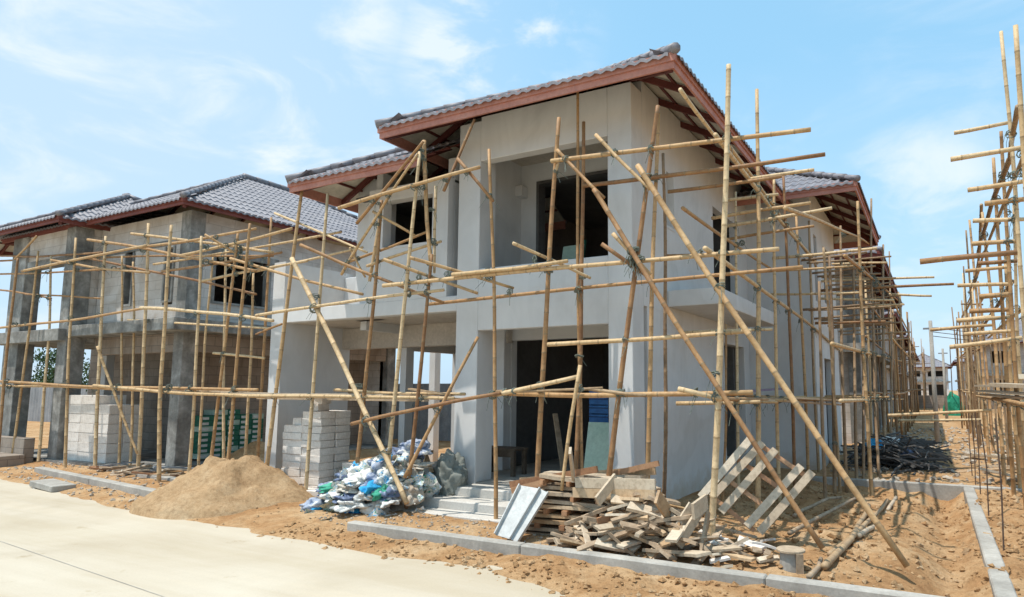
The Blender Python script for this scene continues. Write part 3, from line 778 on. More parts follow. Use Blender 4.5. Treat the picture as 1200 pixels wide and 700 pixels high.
# --- scaffold down the right side of house 1
ss = thing('bamboo_scaffold', 'long bamboo scaffold along the shaded right side of the grey plastered house', 'scaffold', (-2, 11, 0), 'bamboo scaffolds')
XO, XI = -2.02, -2.5
for top, bx, pl, r in [((887, 105), 888, XO, .038), ((907, 210), 914, XO, .036), ((918, 206), 932, XO, .034), ((933, 253), 948, XO, .036),
        ((948, 259), 960, XO, .036), ((851, 380), 846, -2.55, .026), ((862, 225), 866, -2.6, .028), ((972, 300), 978, -1.45, .036),
        ((985, 265), 992, -1.4, .036), ((1005, 236), 1022, -.95, .037), ((1021, 233), 1031, -.95, .034), ((1035, 287), 1038, -.95, .036), ((1042, 295), 1044, -.95, .034),
        ((960, 330), 968, -1.45, .032), ((1000, 300), 1004, -1.3, .034), ((965, 290), 985, -1.4, .030), ((1012, 330), 1012, -1.2, .03)]:
    stand(ss, top, bx, pl, 'X', r=r, mat='bamboo' if bx < 960 or bx == 1022 else 'bamboo_old')
# long ledgers running back
for p, q, pl, r in [((826, 291), (986, 412), XO, .032), ((838, 158), (958, 309), -2.0, .032), ((853, 170), (960, 318), -2.08, .030), ((800, 244), (905, 316), -2.6, .030),
        ((797, 105), (842, 165), -2.05, .026), ((920, 244), (1022, 288), -1.3, .03), ((838, 468), (985, 470), XO, .034), ((845, 462), (950, 466), -2.6, .03),
        ((975, 403), (1060, 424), -1.0, .032), ((990, 300), (1052, 352), -.95, .03), ((985, 470), (1060, 468), -1.0, .032)]:
    rail(ss, p, q, pl, 'X', r=r)
# transoms: run across, ends sticking out to the right
for p, q, yy, r in [((834, 256), (950, 238), 9.2, .03), ((851, 265), (975, 244), 9.9, .032), ((851, 281), (954, 265), 10.4, .032), ((905, 303), (1028, 291), 12.0, .033),
        ((880, 210), (954, 199), 8.4, .03), ((850, 235), (912, 228), 9.6, .03), ((870, 320), (1000, 312), 11.5, .026), ((900, 345), (1010, 343), 12.4, .026),
        ((800, 390), (905, 386), 8.8, .028), ((780, 300), (880, 296), 8.2, .026), ((960, 330), (1095, 325), 15, .032), ((960, 341), (1118, 333), 14.5, .034), ((955, 379), (1038, 377), 12.3, .033),
        ((1045, 345), (1092, 347), 16.5, .034), ((985, 360), (1060, 357), 14, .03), ((975, 310), (1040, 308), 13.2, .03), ((960, 350), (1048, 352), 13.6, .03)]:
    rail(ss, p, q, yy, r=r, name='transom_pole')
for k in range(9):
    yy = 7.6 + k*.85; x1 = -1.75 + .12*math.sin(k*3); zz = 1.52 + .02*math.sin(k*5)
    pole(ss, 'transom_pole', (-2.75 if yy < 12.5 else -2.0, yy, zz), (x1 + (.9 if yy > 12 else 0), yy, zz+.03), .028)
for k in range(10):
    yy = 12.2 + .62*k
    for zz in (3.1, 4.0):
        pole(ss, 'transom_pole', (-2.0, yy, zz+.06*math.sin(k*2)), (-.75+.2*math.sin(k*4+zz), yy+.05, zz+.06*math.sin(k+1)), .026, mat='bamboo_old', lod=0)
# walk boards
for a, b, yy in (((853, 469), (1035, 488), 0), ((840, 463), (915, 457), 1), ((870, 472), (990, 480), 0), ((939, 474), (1036, 486), 0)):
    if yy: MB().beam(onX(842, 461, -2.4), onX(913, 456, -2.3), .16, .025).build('walk_board', 'purple_board', ss)
MB().beam((-2.15, 8.0, 1.58), (-1.5, 13.0, 1.40), .10, .025).build('walk_board', 'plank_pale', ss)
MB().beam((-2.3, 8.2, 1.57), (-1.9, 12.6, 1.52), .12, .025).build('walk_board', 'plank_wood', ss)
MB().beam((-1.75, 9.5, 1.57), (-1.2, 14.6, 1.43), .12, .025).build('walk_board', 'plank_wood', ss)
lash_all(ss)

# --- scaffold round house 2
s2 = thing('bamboo_scaffold', 'bamboo scaffold in front of the bare concrete house on the left', 'scaffold', (-15, 7, 0), 'bamboo scaffolds')
for top, bx, pl, r in [((174, 262), 161, 7.35, .040), ((201, 264), 186, 6.75, .042), ((89, 279), 76, 7.1, .040), ((124, 277), 111, 7.2, .038), ((236, 277), 220, 7.0, .038),
        ((279, 273), 243, 7.2, .040), ((293, 262), 264, 6.95, .040), ((297, 320), 285, 7.7, .036), ((21, 303), -4, 6.9, .040), ((45, 294), 12, 7.1, .038), ((60, 300), 44, 7.3, .038),
        ((143, 300), 139, 7.5, .034), ((265, 285), 262, 7.9, .034), ((156, 307), 152, 7.6, .032), ((318, 255), 300, 7.9, .034), ((250, 300), 232, 7.8, .030)]:
    stand(s2, top, bx, pl, r=r)
for p, q, pl, r in [((-20, 446), (302, 457), 6.95, .036), ((-20, 452), (190, 459), 7.05, .034), ((110, 452), (310, 465), 6.85, .034), ((-20, 386), (172, 361), 7.05, .034), ((165, 361), (320, 376), 7.0, .034),
        ((26, 318), (171, 288), 7.0, .036), ((165, 290), (300, 268), 7.1, .032), ((103, 281), (300, 318), 7.2, .034), ((154, 274), (320, 296), 7.3, .032), ((-20, 322), (140, 315), 7.2, .03),
        ((0, 300), (120, 296), 7.4, .03), ((60, 305), (175, 320), 7.1, .03), ((250, 414), (310, 420), 7.2, .028), ((210, 300), (342, 268), 7.2, .032), ((190, 318), (330, 296), 7.3, .032),
        ((0, 340), (60, 350), 7.3, .03), ((60, 296), (300, 345), 7.6, .03), ((235, 330), (360, 306), 7.3, .03), ((180, 310), (400, 272), 7.4, .03), ((300, 318), (425, 290), 7.3, .03), ((322, 250), (430, 296), 7.0, .026),
        ((270, 303), (425, 345), 7.1, .028), ((150, 375), (318, 385), 7.5, .028), ((0, 306), (320, 300), 7.7, .028)]:
    rail(s2, p, q, pl, r=r)
for p, q, pl, pl2, r in [((114, 406), (161, 532), 6.6, 7.0, .030), ((43, 277), (17, 304), 7.0, 7.0, .028), ((118, 350), (30, 345), 7.6, 7.2, .028), ((240, 275), (300, 312), 6.9, 7.5, .026), ((330, 380), (300, 392), 7, 7.3, .026)]:
    rail(s2, p, q, pl, pl2=pl2, r=r, name='brace_pole')
for k in range(5):
    yy = 7.1 + .13*(k % 2)
    a = onY(20+k*58, 449+k*2.5, yy); b = onY(92+k*60, 452+k*2.5, yy)
    MB().beam(a, b, .12, .025).build('platform_board', 'plank_wood' if k % 2 else 'plank_pale', s2)
lash_all(s2, 70)

# --- scaffold at the right edge
sr = thing('bamboo_scaffold', 'tall bamboo scaffold at the right edge with poles sticking out against the sky', 'scaffold', (1, 12, 0), 'bamboo scaffolds')
for top, bx, pl, r in [((1173, 37), 1216, .9, .034), ((1190, 30), 1236, .9, .036), ((1173, 154), 1204, .95, .036), ((1164, 185), 1189, .95, .036), ((1151, 249), 1178, .95, .038),
        ((1136, 258), 1160, .95, .040), ((1132, 270), 1148, .95, .036), ((1129, 312), 1141, .95, .036), ((1146, 330), 1165, 1.2, .04), ((1178, 300), 1197, 1.1, .036), ((1188, 240), 1206, 1.1, .036),
        ((1121, 372), 1128, .9, .036), ((1113, 405), 1117, .9, .036), ((1160, 400), 1170, 1.3, .03), ((1170, 390), 1183, 1.2, .03)]:
    stand(sr, top, bx, pl, 'X', r=r, mat='bamboo' if r > .0365 or bx > 1185 else 'bamboo_old')
def trans(sc, p, q, X1, r=.03, mat='bamboo'):
    # a cross pole tied to the standards: right end at the given x, runs in x
    b = onX(q[0], q[1], X1); rail(sc, p, (q[0], q[1]), b.y, r=r, name='transom_pole', mat=mat)
for p, q, r in [((1118, 156), (1181, 144), .034), ((1114, 187), (1210, 171), .034), ((1134, 223), (1210, 211), .036), ((1154, 239), (1206, 233), .036), ((1140, 259), (1206, 257), .036), ((1139, 286), (1192, 283), .036),
        ((1146, 309), (1192, 306), .036), ((1131, 318), (1184, 313), .036), ((1122, 335), (1187, 333), .04), ((1148, 348), (1184, 345), .045), ((1136, 365), (1182, 363), .045),
        ((1122, 376), (1184, 372), .045), ((1121, 376), (1164, 371), .045), ((1090, 387), (1165, 381), .045), ((1113, 407), (1198, 396), .036), ((1130, 392), (1190, 388), .036)]:
    trans(sr, p, q, 1.05, r=r)
rail(sr, (1078, 307), (1192, 296), 6.9, r=.036, name='transom_pole')
for p, q, pl, pl2, r in [((1193, 125), (1183, 187), .95, .95, .035), ((1183, 187), (1146, 296), .95, .95, .04), ((1186, 330), (1141, 395), 1.1, 1.1, .04), ((1150, 240), (1143, 330), .95, .95, .035)]:
    rail(sr, p, q, pl, 'X', pl2=pl2, r=r, name='brace_pole', mat='bamboo_old')
for p, q, yy, r in [((1040, 487), (1162, 481), 13, .036), ((1052, 493), (1150, 492), 17, .036)]:
    rail(sr, p, q, yy, r=r)
for p, q, X1 in [((1112, 464), (1210, 455), .98), ((1125, 467), (1208, 462), 1.0), ((1139, 468), (1205, 466), 1.05), ((1150, 460), (1210, 455), .9), ((1180, 456), (1212, 452), .85)]:
    b = onX(q[0], q[1], X1+.2); a = onX(p[0], p[1], X1-.45)
    MB().beam((X1-.3, min(a.y if a.y > 0 else 16, 13), b.z+.04), (X1+.15, 7.0, b.z), .17, .03).build('walk_board', 'plank_pale', sr)
pole(sr, 'ledger_pole', (.85, 7.0, 1.52), (.95, 20, 1.5), .035); pole(sr, 'ledger_pole', (1.3, 7.0, 2.9), (1.3, 20, 3.0), .035)
pole(sr, 'ledger_pole', (.95, 8.0, 4.1), (.95, 20, 4.2), .03, mat='bamboo_old')
lash_all(sr, 60)

# --- simple repeated scaffolds far off
def far_scaffold(label, x, y0, y1, out, ztop=5.2, step=1.3):
    t = thing('bamboo_scaffold', label, 'scaffold', (x, (y0+y1)/2, 0), 'bamboo scaffolds')
    rnd = random.Random(int(y0*3+x*10)); n = int((y1-y0)/step); n = min(n, 22)
    for i in range(n+1):
        y = y0+(y1-y0)*i/n + rnd.uniform(-.15, .15)
        for xx in (x, x+out*.8):
            j = rnd.uniform(-.12, .12)
            pole(t, 'upright_pole', (xx, y, 0), (xx+j, y+rnd.uniform(-.2, .2), ztop+rnd.uniform(-1.6, .7)), .042, mat=rnd.choice(['bamboo', 'bamboo_old']), lod=1, reg=False)
    for z in (1.55, 3.0, 4.2, 5.2):
        pole(t, 'ledger_pole', (x, y0-.3, z+rnd.uniform(-.1, .1)), (x, y1+.4, z+rnd.uniform(-.1, .1)), .04, lod=1, reg=False)
        if z < 5: pole(t, 'ledger_pole', (x+out*.8, y0-.3, z), (x+out*.8, y1+.4, z+.1), .04, lod=1, reg=False)
    for i in range(min(n, 14)):
        y = y0+(y1-y0)*(i+.5)/min(n, 14); z = rnd.choice((1.6, 3.05, 4.25, 3.6))
        pole(t, 'transom_pole', (x-out*.3, y, z), (x+out*rnd.uniform(.9, 1.5), y, z+.05), .036, mat='bamboo_old', lod=1, reg=False)
    return t
far_scaffold('bamboo scaffold on the lane side of the bare frame house behind the plastered one', -1.55, 19.5, 34, .8, step=2.1)
far_scaffold('bamboo scaffold beside the second house down the lane', -1.7, 37, 50, .9, step=2.2)
far_scaffold('bamboo scaffold beside the third house down the lane', -1.6, 54, 74, 1.1, step=2.5)
far_scaffold('distant bamboo scaffold on the right of the lane in front of a grey roofed house', 2.7, 50, 64, -.6, 5.4, 2.2)
far_scaffold('bamboo scaffold further back along the right side of the lane', 1.35, 22, 36, -.35, 5.0, 2.4)

# ------------------------------------------------------------------ blocks, boxes, crates
def blk(x, y, z, dx, dy, dz, rz=0, mat='white_block', name='block', bevel=.004):
    m = MB(); m.obox((0, 0, dz/2), (dx, dy, dz), (0, 0, 0)); j = .006
    m.v = [(v[0]+random.uniform(-j, j), v[1]+random.uniform(-j, j), v[2]-random.uniform(0, j)) for v in m.v]
    o = m.build(name, mat, loc=(0, 0, 0), bevel=bevel); o.location = (x, y, z); o.rotation_euler.z = rz
    return o
rnd = random.Random(3)
c0 = onY(334, 560, 7.2); c1 = onY(385, 560, 7.2); bx0 = c0.x; wst = (c1.x - c0.x)*.86
nl = 11
for k in range(nl):
    for i in range(2):
        for j in range(2):
            if k >= nl-2 and i == 0: continue
            o = blk(bx0 + wst*(.25+.5*i) + rnd.uniform(-.012, .012), 7.27+.3*j+rnd.uniform(-.01, .01), .12+k*.112, wst/2-.006, .28, .108, rnd.uniform(-.04, .04))
            tag(o, 'white aerated concrete block in the tall stack under the carport', 'block', 'white blocks stacked under the carport')
for k in range(3):
    p = (bx0+wst*(.25, .72, .78)[k], 7.3, .12+(nl-2, nl, nl+1)[k]*.112)
    tag(blk(p[0], p[1], p[2], .17, .22, .11, rnd.uniform(-.5, .5)), 'broken white block lying loose on top of the carport block stack', 'block', 'broken blocks on the carport stack')
for k in range(4):
    for i in range(2):
        if k == 3 and i: continue
        tag(blk(c1.x+.14+i*.3, 7.45+.05*k, .12+k*.11, .29, .3, .105, rnd.uniform(-.12, .12)), 'white block in the low stack right of the tall carport stack', 'block', 'white blocks in the low stack')
tag(blk(c1.x-.15, 7.0, .1, .55, .24, .10, .1), 'single white block lying at the foot of the carport stack', 'block')
# house 2 stack
a = onY(160, 540, 8.2).x; 
for k in range(7):
    for i in range(3):
        for j in range(2):
            if k > 5 and i == 0: continue
            x = a - .31 - i*.56
            tag(blk(x, 7.75+.31*j, .16+k*.2, .555, .3, .196, rnd.uniform(-.01, .01)), 'pale block in the large stack on the ground floor of the left house', 'block', 'pale blocks stacked in the left house')
for k in range(2):
    for i in range(1):
        tag(blk(a-.31-3*.56+.15, 7.75, .16+k*.2, .3, .3, .196), 'pale block in the short step left of the large block stack', 'block', 'pale blocks left of the large stack')
# green boxes by house 2's side wall
for k in range(9):
    for j in range(5):
        if k == 8 and j in (0, 3, 4): continue
        x = -14.1; y = 8.75+.3*j
        o = MB(); o.box(x-.22, x+.22, y, y+.285, .2+k*.115, .2+k*.115+.108); o.box(x+.2205, x+.2225, y+.02, y+.16, .225+k*.115, .28+k*.115, 1)
        ob = o.build('tile_box', ['green_box' if (k*3+j) % 5 else 'mint_board', 'sheet_white'])
        tag(ob, 'green cardboard tile box in the stack beside the left house', 'box', 'green boxes stacked beside the left house')
# blue crates and pale board in the porch
for k in range(10):
    for j in range(2):
        z0 = .38+k*.13; x = -4.36+.32*j
        o = MB(); o.box(x-.155, x+.155, 8.72, 8.98, z0, z0+.03); o.box(x-.155, x+.155, 8.72, 8.74, z0+.045, z0+.12); o.box(x-.155, x-.135, 8.74, 8.98, z0+.03, z0+.12); o.box(x+.135, x+.155, 8.74, 8.98, z0+.03, z0+.12)
        tag(o.build('crate', 'blue_board'), 'blue plastic crate in the stack inside the porch doorway', 'crate', 'blue crates stacked in the porch')
o = MB(); p = onY(686, 556, 8.4); q = onY(713, 488, 8.55)
o.pbox([(p.x, 8.3, .38), (p.x+.5, 8.3, .38), (p.x+.5, 8.33, .38), (p.x, 8.33, .38), (p.x, 8.5, 1.22), (p.x+.5, 8.5, 1.22), (p.x+.5, 8.53, 1.22), (p.x, 8.53, 1.22)])
tag(o.build('board', 'mint_board'), 'pale green sheet of board leaning against the blue crates in the porch', 'board')
# bench
t = thing('work_table', 'small rough wooden work table in the porch by the white inner column', 'table', (-6.0, 8.6, .38))
tp = MB()
for k in range(3): tp.box(-6.35, -5.62, 8.42+k*.13, 8.54+k*.13, .76, .79)
tp.build('tabletop', 'bark', t)
for x in (-6.3, -5.67):
    for y in (8.45, 8.76): MB().box(x-.03, x+.03, y-.03, y+.03, .38, .76).build('leg', 'bark', t)
MB().box(-6.3, -5.67, 8.44, 8.47, .66, .76).build('apron', 'bark', t)
# things leaning inside
def lean(a, b, w, th, mat, name, label, cat):
    o = MB().beam(a, b, w, th).build(name, mat); return tag(o, label, cat)
lean((-6.9, 8.9, .12), (-6.62, 9.4, 1.5), .16, .04, 'steel_red', 'plank', 'dark red plank leaning at the back of the carport behind the rubbish', 'plank')
lean((-7.05, 9.0, .12), (-6.9, 9.3, 1.2), .12, .03, 'plank_wood', 'plank', 'light brown plank leaning beside the dark red plank in the carport', 'plank')
lean((-5.1, 9.0, .4), (-5.35, 9.15, 1.3), .08, .03, 'wood_grey', 'plank', 'grey batten leaning in the dark porch doorway', 'plank')
lean((-5.0, 8.9, 3.0), (-4.98, 9.1, 3.98), .4, .03, 'mint_board', 'board', 'light green panel leaning in the upstairs balcony doorway', 'board')
lean((-4.82, 8.92, 3.0), (-4.80, 9.12, 4.05), .05, .04, 'green_box', 'board', 'dark green edge board beside the light panel upstairs', 'board')
# carport items
t = thing('notice_board', 'small pale blue and white notice fixed on the carport rear wall', 'notice', (-8.0, 10.77, 1.9))
MB().box(-8.18, -7.85, 10.77, 10.795, 1.98, 2.2).build('panel', 'sheet_white', t); MB().box(-8.12, -7.95, 10.76, 10.768, 2.02, 2.1).build('print', 'blue_board', t)
t = thing('trestle', 'low wooden trestle under the carport behind the rubbish heap', 'trestle', (-8.0, 8.6, .1))
MB().box(-8.5, -7.4, 8.5, 8.66, .62, .68).build('top_board', 'plank_wood', t)
for x in (-8.4, -7.5):
    for s_ in (-1, 1): MB().beam((x, 8.58, .62), (x+.05, 8.58+.22*s_, .12), .05, .05).build('leg', 'plank_wood', t)

# ------------------------------------------------------------------ rubbish heap and sacks
def crumple(c, s, mat, name, label, cat, seed, group=None, sub=3, rough=.35, smooth=False):
    bm = bmesh.new(); bmesh.ops.create_icosphere(bm, subdivisions=sub, radius=1)
    for v in bm.verts:
        n = v.co.normalized()
        k = 1 + (.22 if rough > .32 else .05)*abs(noise.noise(n*6.5 + Vector((seed, seed, 0)))) + rough*noise.noise(n*1.7 + Vector((seed, 0, 0))) + .30*abs(noise.noise(n*3.9 + Vector((0, seed, 0)))) - (.2 if rough > .32 else .06)*abs(noise.noise(n*8 + Vector((0, 0, seed))))
        v.co = Vector((n.x*s[0], n.y*s[1], max(-.35, n.z)*s[2]))*k
    me = bpy.data.meshes.new(name); bm.to_mesh(me); bm.free(); me.materials.append(MATS[mat])
    if smooth: me.polygons.foreach_set('use_smooth', [True]*len(me.polygons))
    o = bpy.data.objects.new(name, me); COL.objects.link(o); o.location = c; o.rotation_euler = (0, 0, seed)
    return tag(o, label, cat, group)
# loose torn plastic: one uncountable mass of crumpled shreds
hp = MB(); rnd = random.Random(21)
def heap_h(x, y):
    a = ((x+6.75)/.95)**2 + ((y-6.85)/.7)**2
    return max(0, .62*(1-a)) + (.25*math.exp(-(((x+6.35)/.4)**2+((y-7.1)/.3)**2)))
for _ in range(110):
    x = rnd.gauss(-6.75, .42); y = rnd.gauss(6.75, .3)
    h = heap_h(x, y)
    if h <= 0 and rnd.random() > .12 or x < -7.7 or y > 7.5: continue
    z = .04 + h*(1-.3*rnd.random()**2); s = rnd.uniform(.06, .20); R = Euler((rnd.gauss(0, .8), rnd.gauss(0, .8), rnd.random()*6)).to_matrix(); k = len(hp.v)
    for i in range(4):
        for j in range(4):
            v = R @ Vector(((i-1.5)*s*.6, (j-1.5)*s*.55, rnd.uniform(-.3, .3)*s)); hp.v.append((x+v.x, y+v.y, max(.02, z+v.z)))
    for i in range(3):
        for j in range(3): hp.f.append((k+i*4+j, k+i*4+j+1, k+i*4+j+5, k+i*4+j+4)); hp.m.append(0)
o = hp.build('torn_plastic_rubbish', 'rubbish_plastic'); o['kind'] = 'stuff'; tag(o, 'heap of torn white, blue and green plastic sacks in front of the carport')
mound('rubbish_core', (-6.75, 6.9, 0), .80, .58, .48, 'rubble', 'low mound of grey dust and scraps under the torn sacks', 'rubbish', 4, .12, n=48)
SK = [((-7.15, 6.55, .18), (.22, .17, .15), 'sack_white', 'white crumpled sack low on the left of the rubbish heap'),
      ((-6.95, 6.75, .42), (.27, .2, .14), 'sack_white', 'large white sack draped over the middle of the rubbish heap'),
      ((-6.55, 6.75, .45), (.17, .14, .12), 'sack_blue', 'bright blue bag in the centre of the rubbish heap'),
      ((-6.62, 7.12, .72), (.30, .2, .17), 'sack_slate', 'slate blue sack on top of the rubbish heap'),
      ((-6.38, 7.1, .86), (.25, .18, .12), 'sack_slate', 'dark blue and white sack topmost on the rubbish heap'),
      ((-6.35, 6.85, .55), (.16, .14, .15), 'sack_brown', 'beige torn sack on the right slope of the rubbish heap'),
      ((-6.15, 6.75, .28), (.17, .14, .15), 'sack_brown', 'brown paper cement bag low on the right of the rubbish heap'),
      ((-6.2, 6.95, .45), (.10, .09, .11), 'sack_green', 'small green bag on the right side of the rubbish heap'),
      ((-6.85, 7.05, .6), (.12, .1, .14), 'sack_green', 'dark green bag on the left of the upper heap'),
      ((-6.75, 6.35, .1), (.14, .1, .09), 'sack_blue', 'blue plastic bag at the front foot of the rubbish heap'),
      ((-7.3, 6.3, .08), (.13, .1, .08), 'sack_blue', 'pale blue plastic at the left foot of the rubbish heap'),
      ((-6.45, 6.45, .14), (.17, .12, .1), 'sack_white', 'dirty white sack at the foot of the long bamboo brace'),
      ((-6.1, 6.4, .07), (.12, .08, .06), 'sack_white', 'small flattened white bag beside the kerb end')]
for i, (c, s, m, l) in enumerate(SK): crumple(c, s, m, 'sack', l, 'sack', i*1.37+.5, 'sacks on the rubbish heap', sub=4, rough=.6, smooth=True)
rnd = random.Random(31)
for i in range(60):
    x = rnd.gauss(-6.75, .34); y = rnd.gauss(6.72, .24); h = heap_h(x, y)
    if h < .01: continue
    crumple((x, y, .04+h*.9), (rnd.uniform(.12, .24), rnd.uniform(.09, .16), rnd.uniform(.05, .11)), rnd.choice(['sack_white', 'sack_white', 'sack_white', 'sack_brown', 'sack_blue', 'sack_green', 'sack_slate']), 'sack', 'small torn sack tangled into the rubbish heap in front of the carport', 'sack', i*.77+20, 'small torn sacks in the heap', rough=.9, sub=4, smooth=True)
crumple((-6.05, 7.45, .38), (.25, .19, .37), 'canvas_grey', 'sack', 'big grey green canvas sack standing against the left front column', 'sack', 3.3, rough=.3, sub=5, smooth=True)

# ------------------------------------------------------------------ planks
def plank(c, L, w, t, rot, mat, label, group=None, name='plank'):
    # sawn board: slightly warped, ends cut or split off square
    m = MB(); n = 4; wz = random.uniform(-.012, .012); wy = random.uniform(-.02, .02)*L; e0, e1 = random.uniform(-.02, .02), random.uniform(-.04, .04)
    for i in range(n+1):
        f = i/n - .5; bz = wz*(1-4*f*f); by = wy*(1-4*f*f)
        for sy, sz in ((-1, -1), (1, -1), (1, 1), (-1, 1)):
            m.v.append((f*L + sy*((e0 if i == 0 else 0)+(e1 if i == n else 0)) + random.uniform(-.003, .003), sy*w/2+by, sz*t/2+bz))
        if i:
            k = i*4
            for a_ in range(4): m.f.append((k-4+a_, k-4+(a_+1) % 4, k+(a_+1) % 4, k+a_)); m.m.append(0)
    m.f += [(3, 2, 1, 0), (n*4, n*4+1, n*4+2, n*4+3)]; m.m += [0, 0]
    o = m.build(name, mat, loc=(0, 0, 0)); o.location = c; o.rotation_euler = rot
    return tag(o, label, 'plank', group)
rnd = random.Random(77)
g1 = 'planks laid flat in the neat wood stack'; l1 = 'rough plank laid flat in the layered wood stack by the porch'
for k in range(13):
    z = .10 + k*.052
    for j in range(3):
        L = rnd.uniform(.75, 1.25); x = -3.72 + rnd.uniform(-.16, .16) + k*.012; y = 6.45 + j*.19 + rnd.uniform(-.02, .02)
        if k % 3 == 2: plank((x-.3+j*.35, 6.64, z), .6, .06, .05, (0, 0, PI/2+rnd.uniform(-.08, .08)), 'plank_red', 'short cross batten between layers of the wood stack', 'cross battens in the wood stack')
        else: plank((x, y, z), L, .15, .038, (rnd.uniform(-.02, .02), rnd.uniform(-.03, .03), rnd.uniform(-.07, .07)), rnd.choice(['plank_wood', 'wood_grey', 'plank_pale', 'wood_grey']), l1, g1)
for i, (a, b, pl, w, m, l) in enumerate([((598, 568), (700, 550), 6.5, .07, 'plank_red', 'thin reddish batten leaning on the left of the wood stack'),
        ((600, 575), (640, 565), 6.4, .07, 'plank_red', 'short reddish batten sticking out left of the wood stack'),
        ((610, 565), (768, 551), 6.9, .10, 'plank_wood', 'long plank across the top back of the wood stack'),
        ((675, 566), (768, 568), 6.3, .105, 'plank_pale', 'wide pale plank lying on top of the wood stack'),
        ((672, 577), (768, 580), 6.3, .10, 'plank_wood', 'plank just under the wide pale plank'),
        ((715, 556), (772, 543), 6.8, .06, 'plank_red', 'thin batten raised above the right of the wood stack')]):
    A_, B_2 = onY(*a, pl), onY(*b, pl); o = MB().beam(A_, B_2, .035, w).build('plank', m); tag(o, l, 'plank')
# jumbled heap
def jh(x, y):
    return .07 + .55*math.exp(-(((x+2.95)/.55)**2)) * math.exp(-(((y-6.55)/.5)**2)) + .30*math.exp(-(((x+2.35)/.5)**2+((y-6.3)/.45)**2))
for i in range(140):
    x = rnd.gauss(-2.72, .42); y = rnd.gauss(6.30, .22)
    x = min(-1.85, max(-3.45, x)); y = min(6.9, max(5.98, y))
    L = rnd.uniform(.2, .8)*rnd.choice((.6, 1, 1)); w = rnd.uniform(.04, .12); t_ = rnd.uniform(.018, .035)
    z = jh(x, y)*rnd.uniform(.45, 1.0)
    plank((x, y, z), L, w, t_, (rnd.gauss(0, .4), rnd.gauss(0, .30), rnd.gauss(0, .75)), rnd.choice(['plank_wood', 'plank_pale', 'wood_grey', 'wood_grey', 'wood_grey', 'plank_pale']),
          'broken offcut in the jumbled wood heap', 'offcuts in the jumbled wood heap')
for a, b, w, m, l in [((668, 528), (672, 560), .09, 'plank_pale', 'pale stub standing at the back of the wood heap'),
        ((700, 588), (722, 560), .11, 'plank_pale', 'pale plank tilted up in the middle of the heap'), ((708, 622), (760, 640), .08, 'bamboo_old', 'grey round offcut on the front of the heap'),
        ((768, 662), (812, 592), .10, 'plank_pale', 'long pale board standing tilted at the right of the heap'), ((795, 640), (826, 590), .09, 'plank_pale', 'pale board beside the long tilted one'),
        ((820, 660), (830, 600), .07, 'wood_grey', 'grey weathered board at the foot of the corner pole'), ((770, 582), (786, 606), .14, 'plank_wood', 'square brown board end on the right shoulder of the heap'),
        ((812, 600), (828, 588), .15, 'plank_pale', 'wide pale board end near the corner pole'), ((700, 612), (738, 600), .08, 'plank_red', 'reddish plank pointing out of the heap front')]:
    A_, B_2 = onY(*a, 6.05), onY(*b, 6.35); o = MB().beam(A_, B_2, .028, w).build('plank', m); tag(o, l, 'plank')
for i in range(30):
    x = rnd.uniform(-2.2, -1.35); y = rnd.uniform(6.05, 7.1); z = ground_h(x, y)+.03+.10*rnd.random()
    plank((x, y, z), rnd.uniform(.12, .4), rnd.uniform(.03, .09), .022, (rnd.gauss(0, .25), rnd.gauss(0, .2), rnd.uniform(0, PI)), rnd.choice(['plank_pale', 'wood_grey', 'plank_wood', 'white_block']), 'small wood scrap on the soil right of the corner pole', 'wood scraps on the soil')
for i in range(20):
    x = rnd.uniform(-14.6, -11.5); y = rnd.uniform(6.95, 7.6); z = .12+.1*rnd.random()
    plank((x, y, z), rnd.uniform(.3, .9), rnd.uniform(.05, .12), .03, (rnd.gauss(0, .12), rnd.gauss(0, .12), rnd.uniform(0, PI)), rnd.choice(['plank_red', 'wood_grey', 'plank_pale', 'steel_grey']), 'scrap board on the ground in front of the left house', 'scrap boards by the left house')

# ------------------------------------------------------------------ slatted frame leaning by the wall
t = thing('slatted_frame', 'open wooden slatted frame leaning diagonally on the wood scraps beside the side wall', 'frame', (-1.9, 6.9, 0))
def fp(px, py, back=0):      # the frame's leaning plane
    d = ray(px, py); n = Vector((.18, -1, .28)).normalized(); c = Vector((-2.0, 6.75, .1)); k = (c-CAM).dot(n)/d.dot(n)
    return CAM + d*k - n*back
for a, b in (((821, 583), (880, 514)), ((834, 583), (894, 519)), ((845, 600), (909, 527)), ((875, 617), (939, 546)), ((890, 624), (952, 553))):
    MB().beam(fp(*a), fp(*b), .078, .03, up=Vector((.18, -1, .28)).normalized()).build('slat', 'plank_pale', t)
for a, b in (((889, 520), (948, 560)), ((861, 536), (914, 572)), ((850, 560), (900, 596)), ((832, 580), (884, 622))):
    MB().beam(fp(*a, .035), fp(*b, .035), .045, .035, up=Vector((.18, -1, .28)).normalized()).build('bearer', 'plank_red', t)

# ------------------------------------------------------------------ white folded metal sheets
def sheet(pts, label, pl0, pl1):
    q = [onY(px, py, pl) for (px, py), pl in zip(pts, (pl1, pl1, pl0, pl0))]
    n = (q[1]-q[0]).cross(q[3]-q[0]).normalized()
    if n.y > 0: n = -n
    m = MB(); m.pbox([q[0], q[1], q[2], q[3]] + [v - n*.012 for v in q])
    for e0, e1 in ((q[0], q[3]), (q[1], q[2])): m.beam(e0+n*.02, e1+n*.02, .012, .045, up=n)
    return tag(m.build('metal_sheet', 'sheet_white'), label, 'metal sheet', 'white metal sheets')
sheet([(610, 569), (634, 573), (598, 632), (581, 627)], 'white folded metal channel leaning on the wood stack, left of the two', 5.95, 6.3)
sheet([(633, 573), (643, 578), (607, 636), (598, 632)], 'white flat metal strip right of the folded channel', 5.93, 6.28)

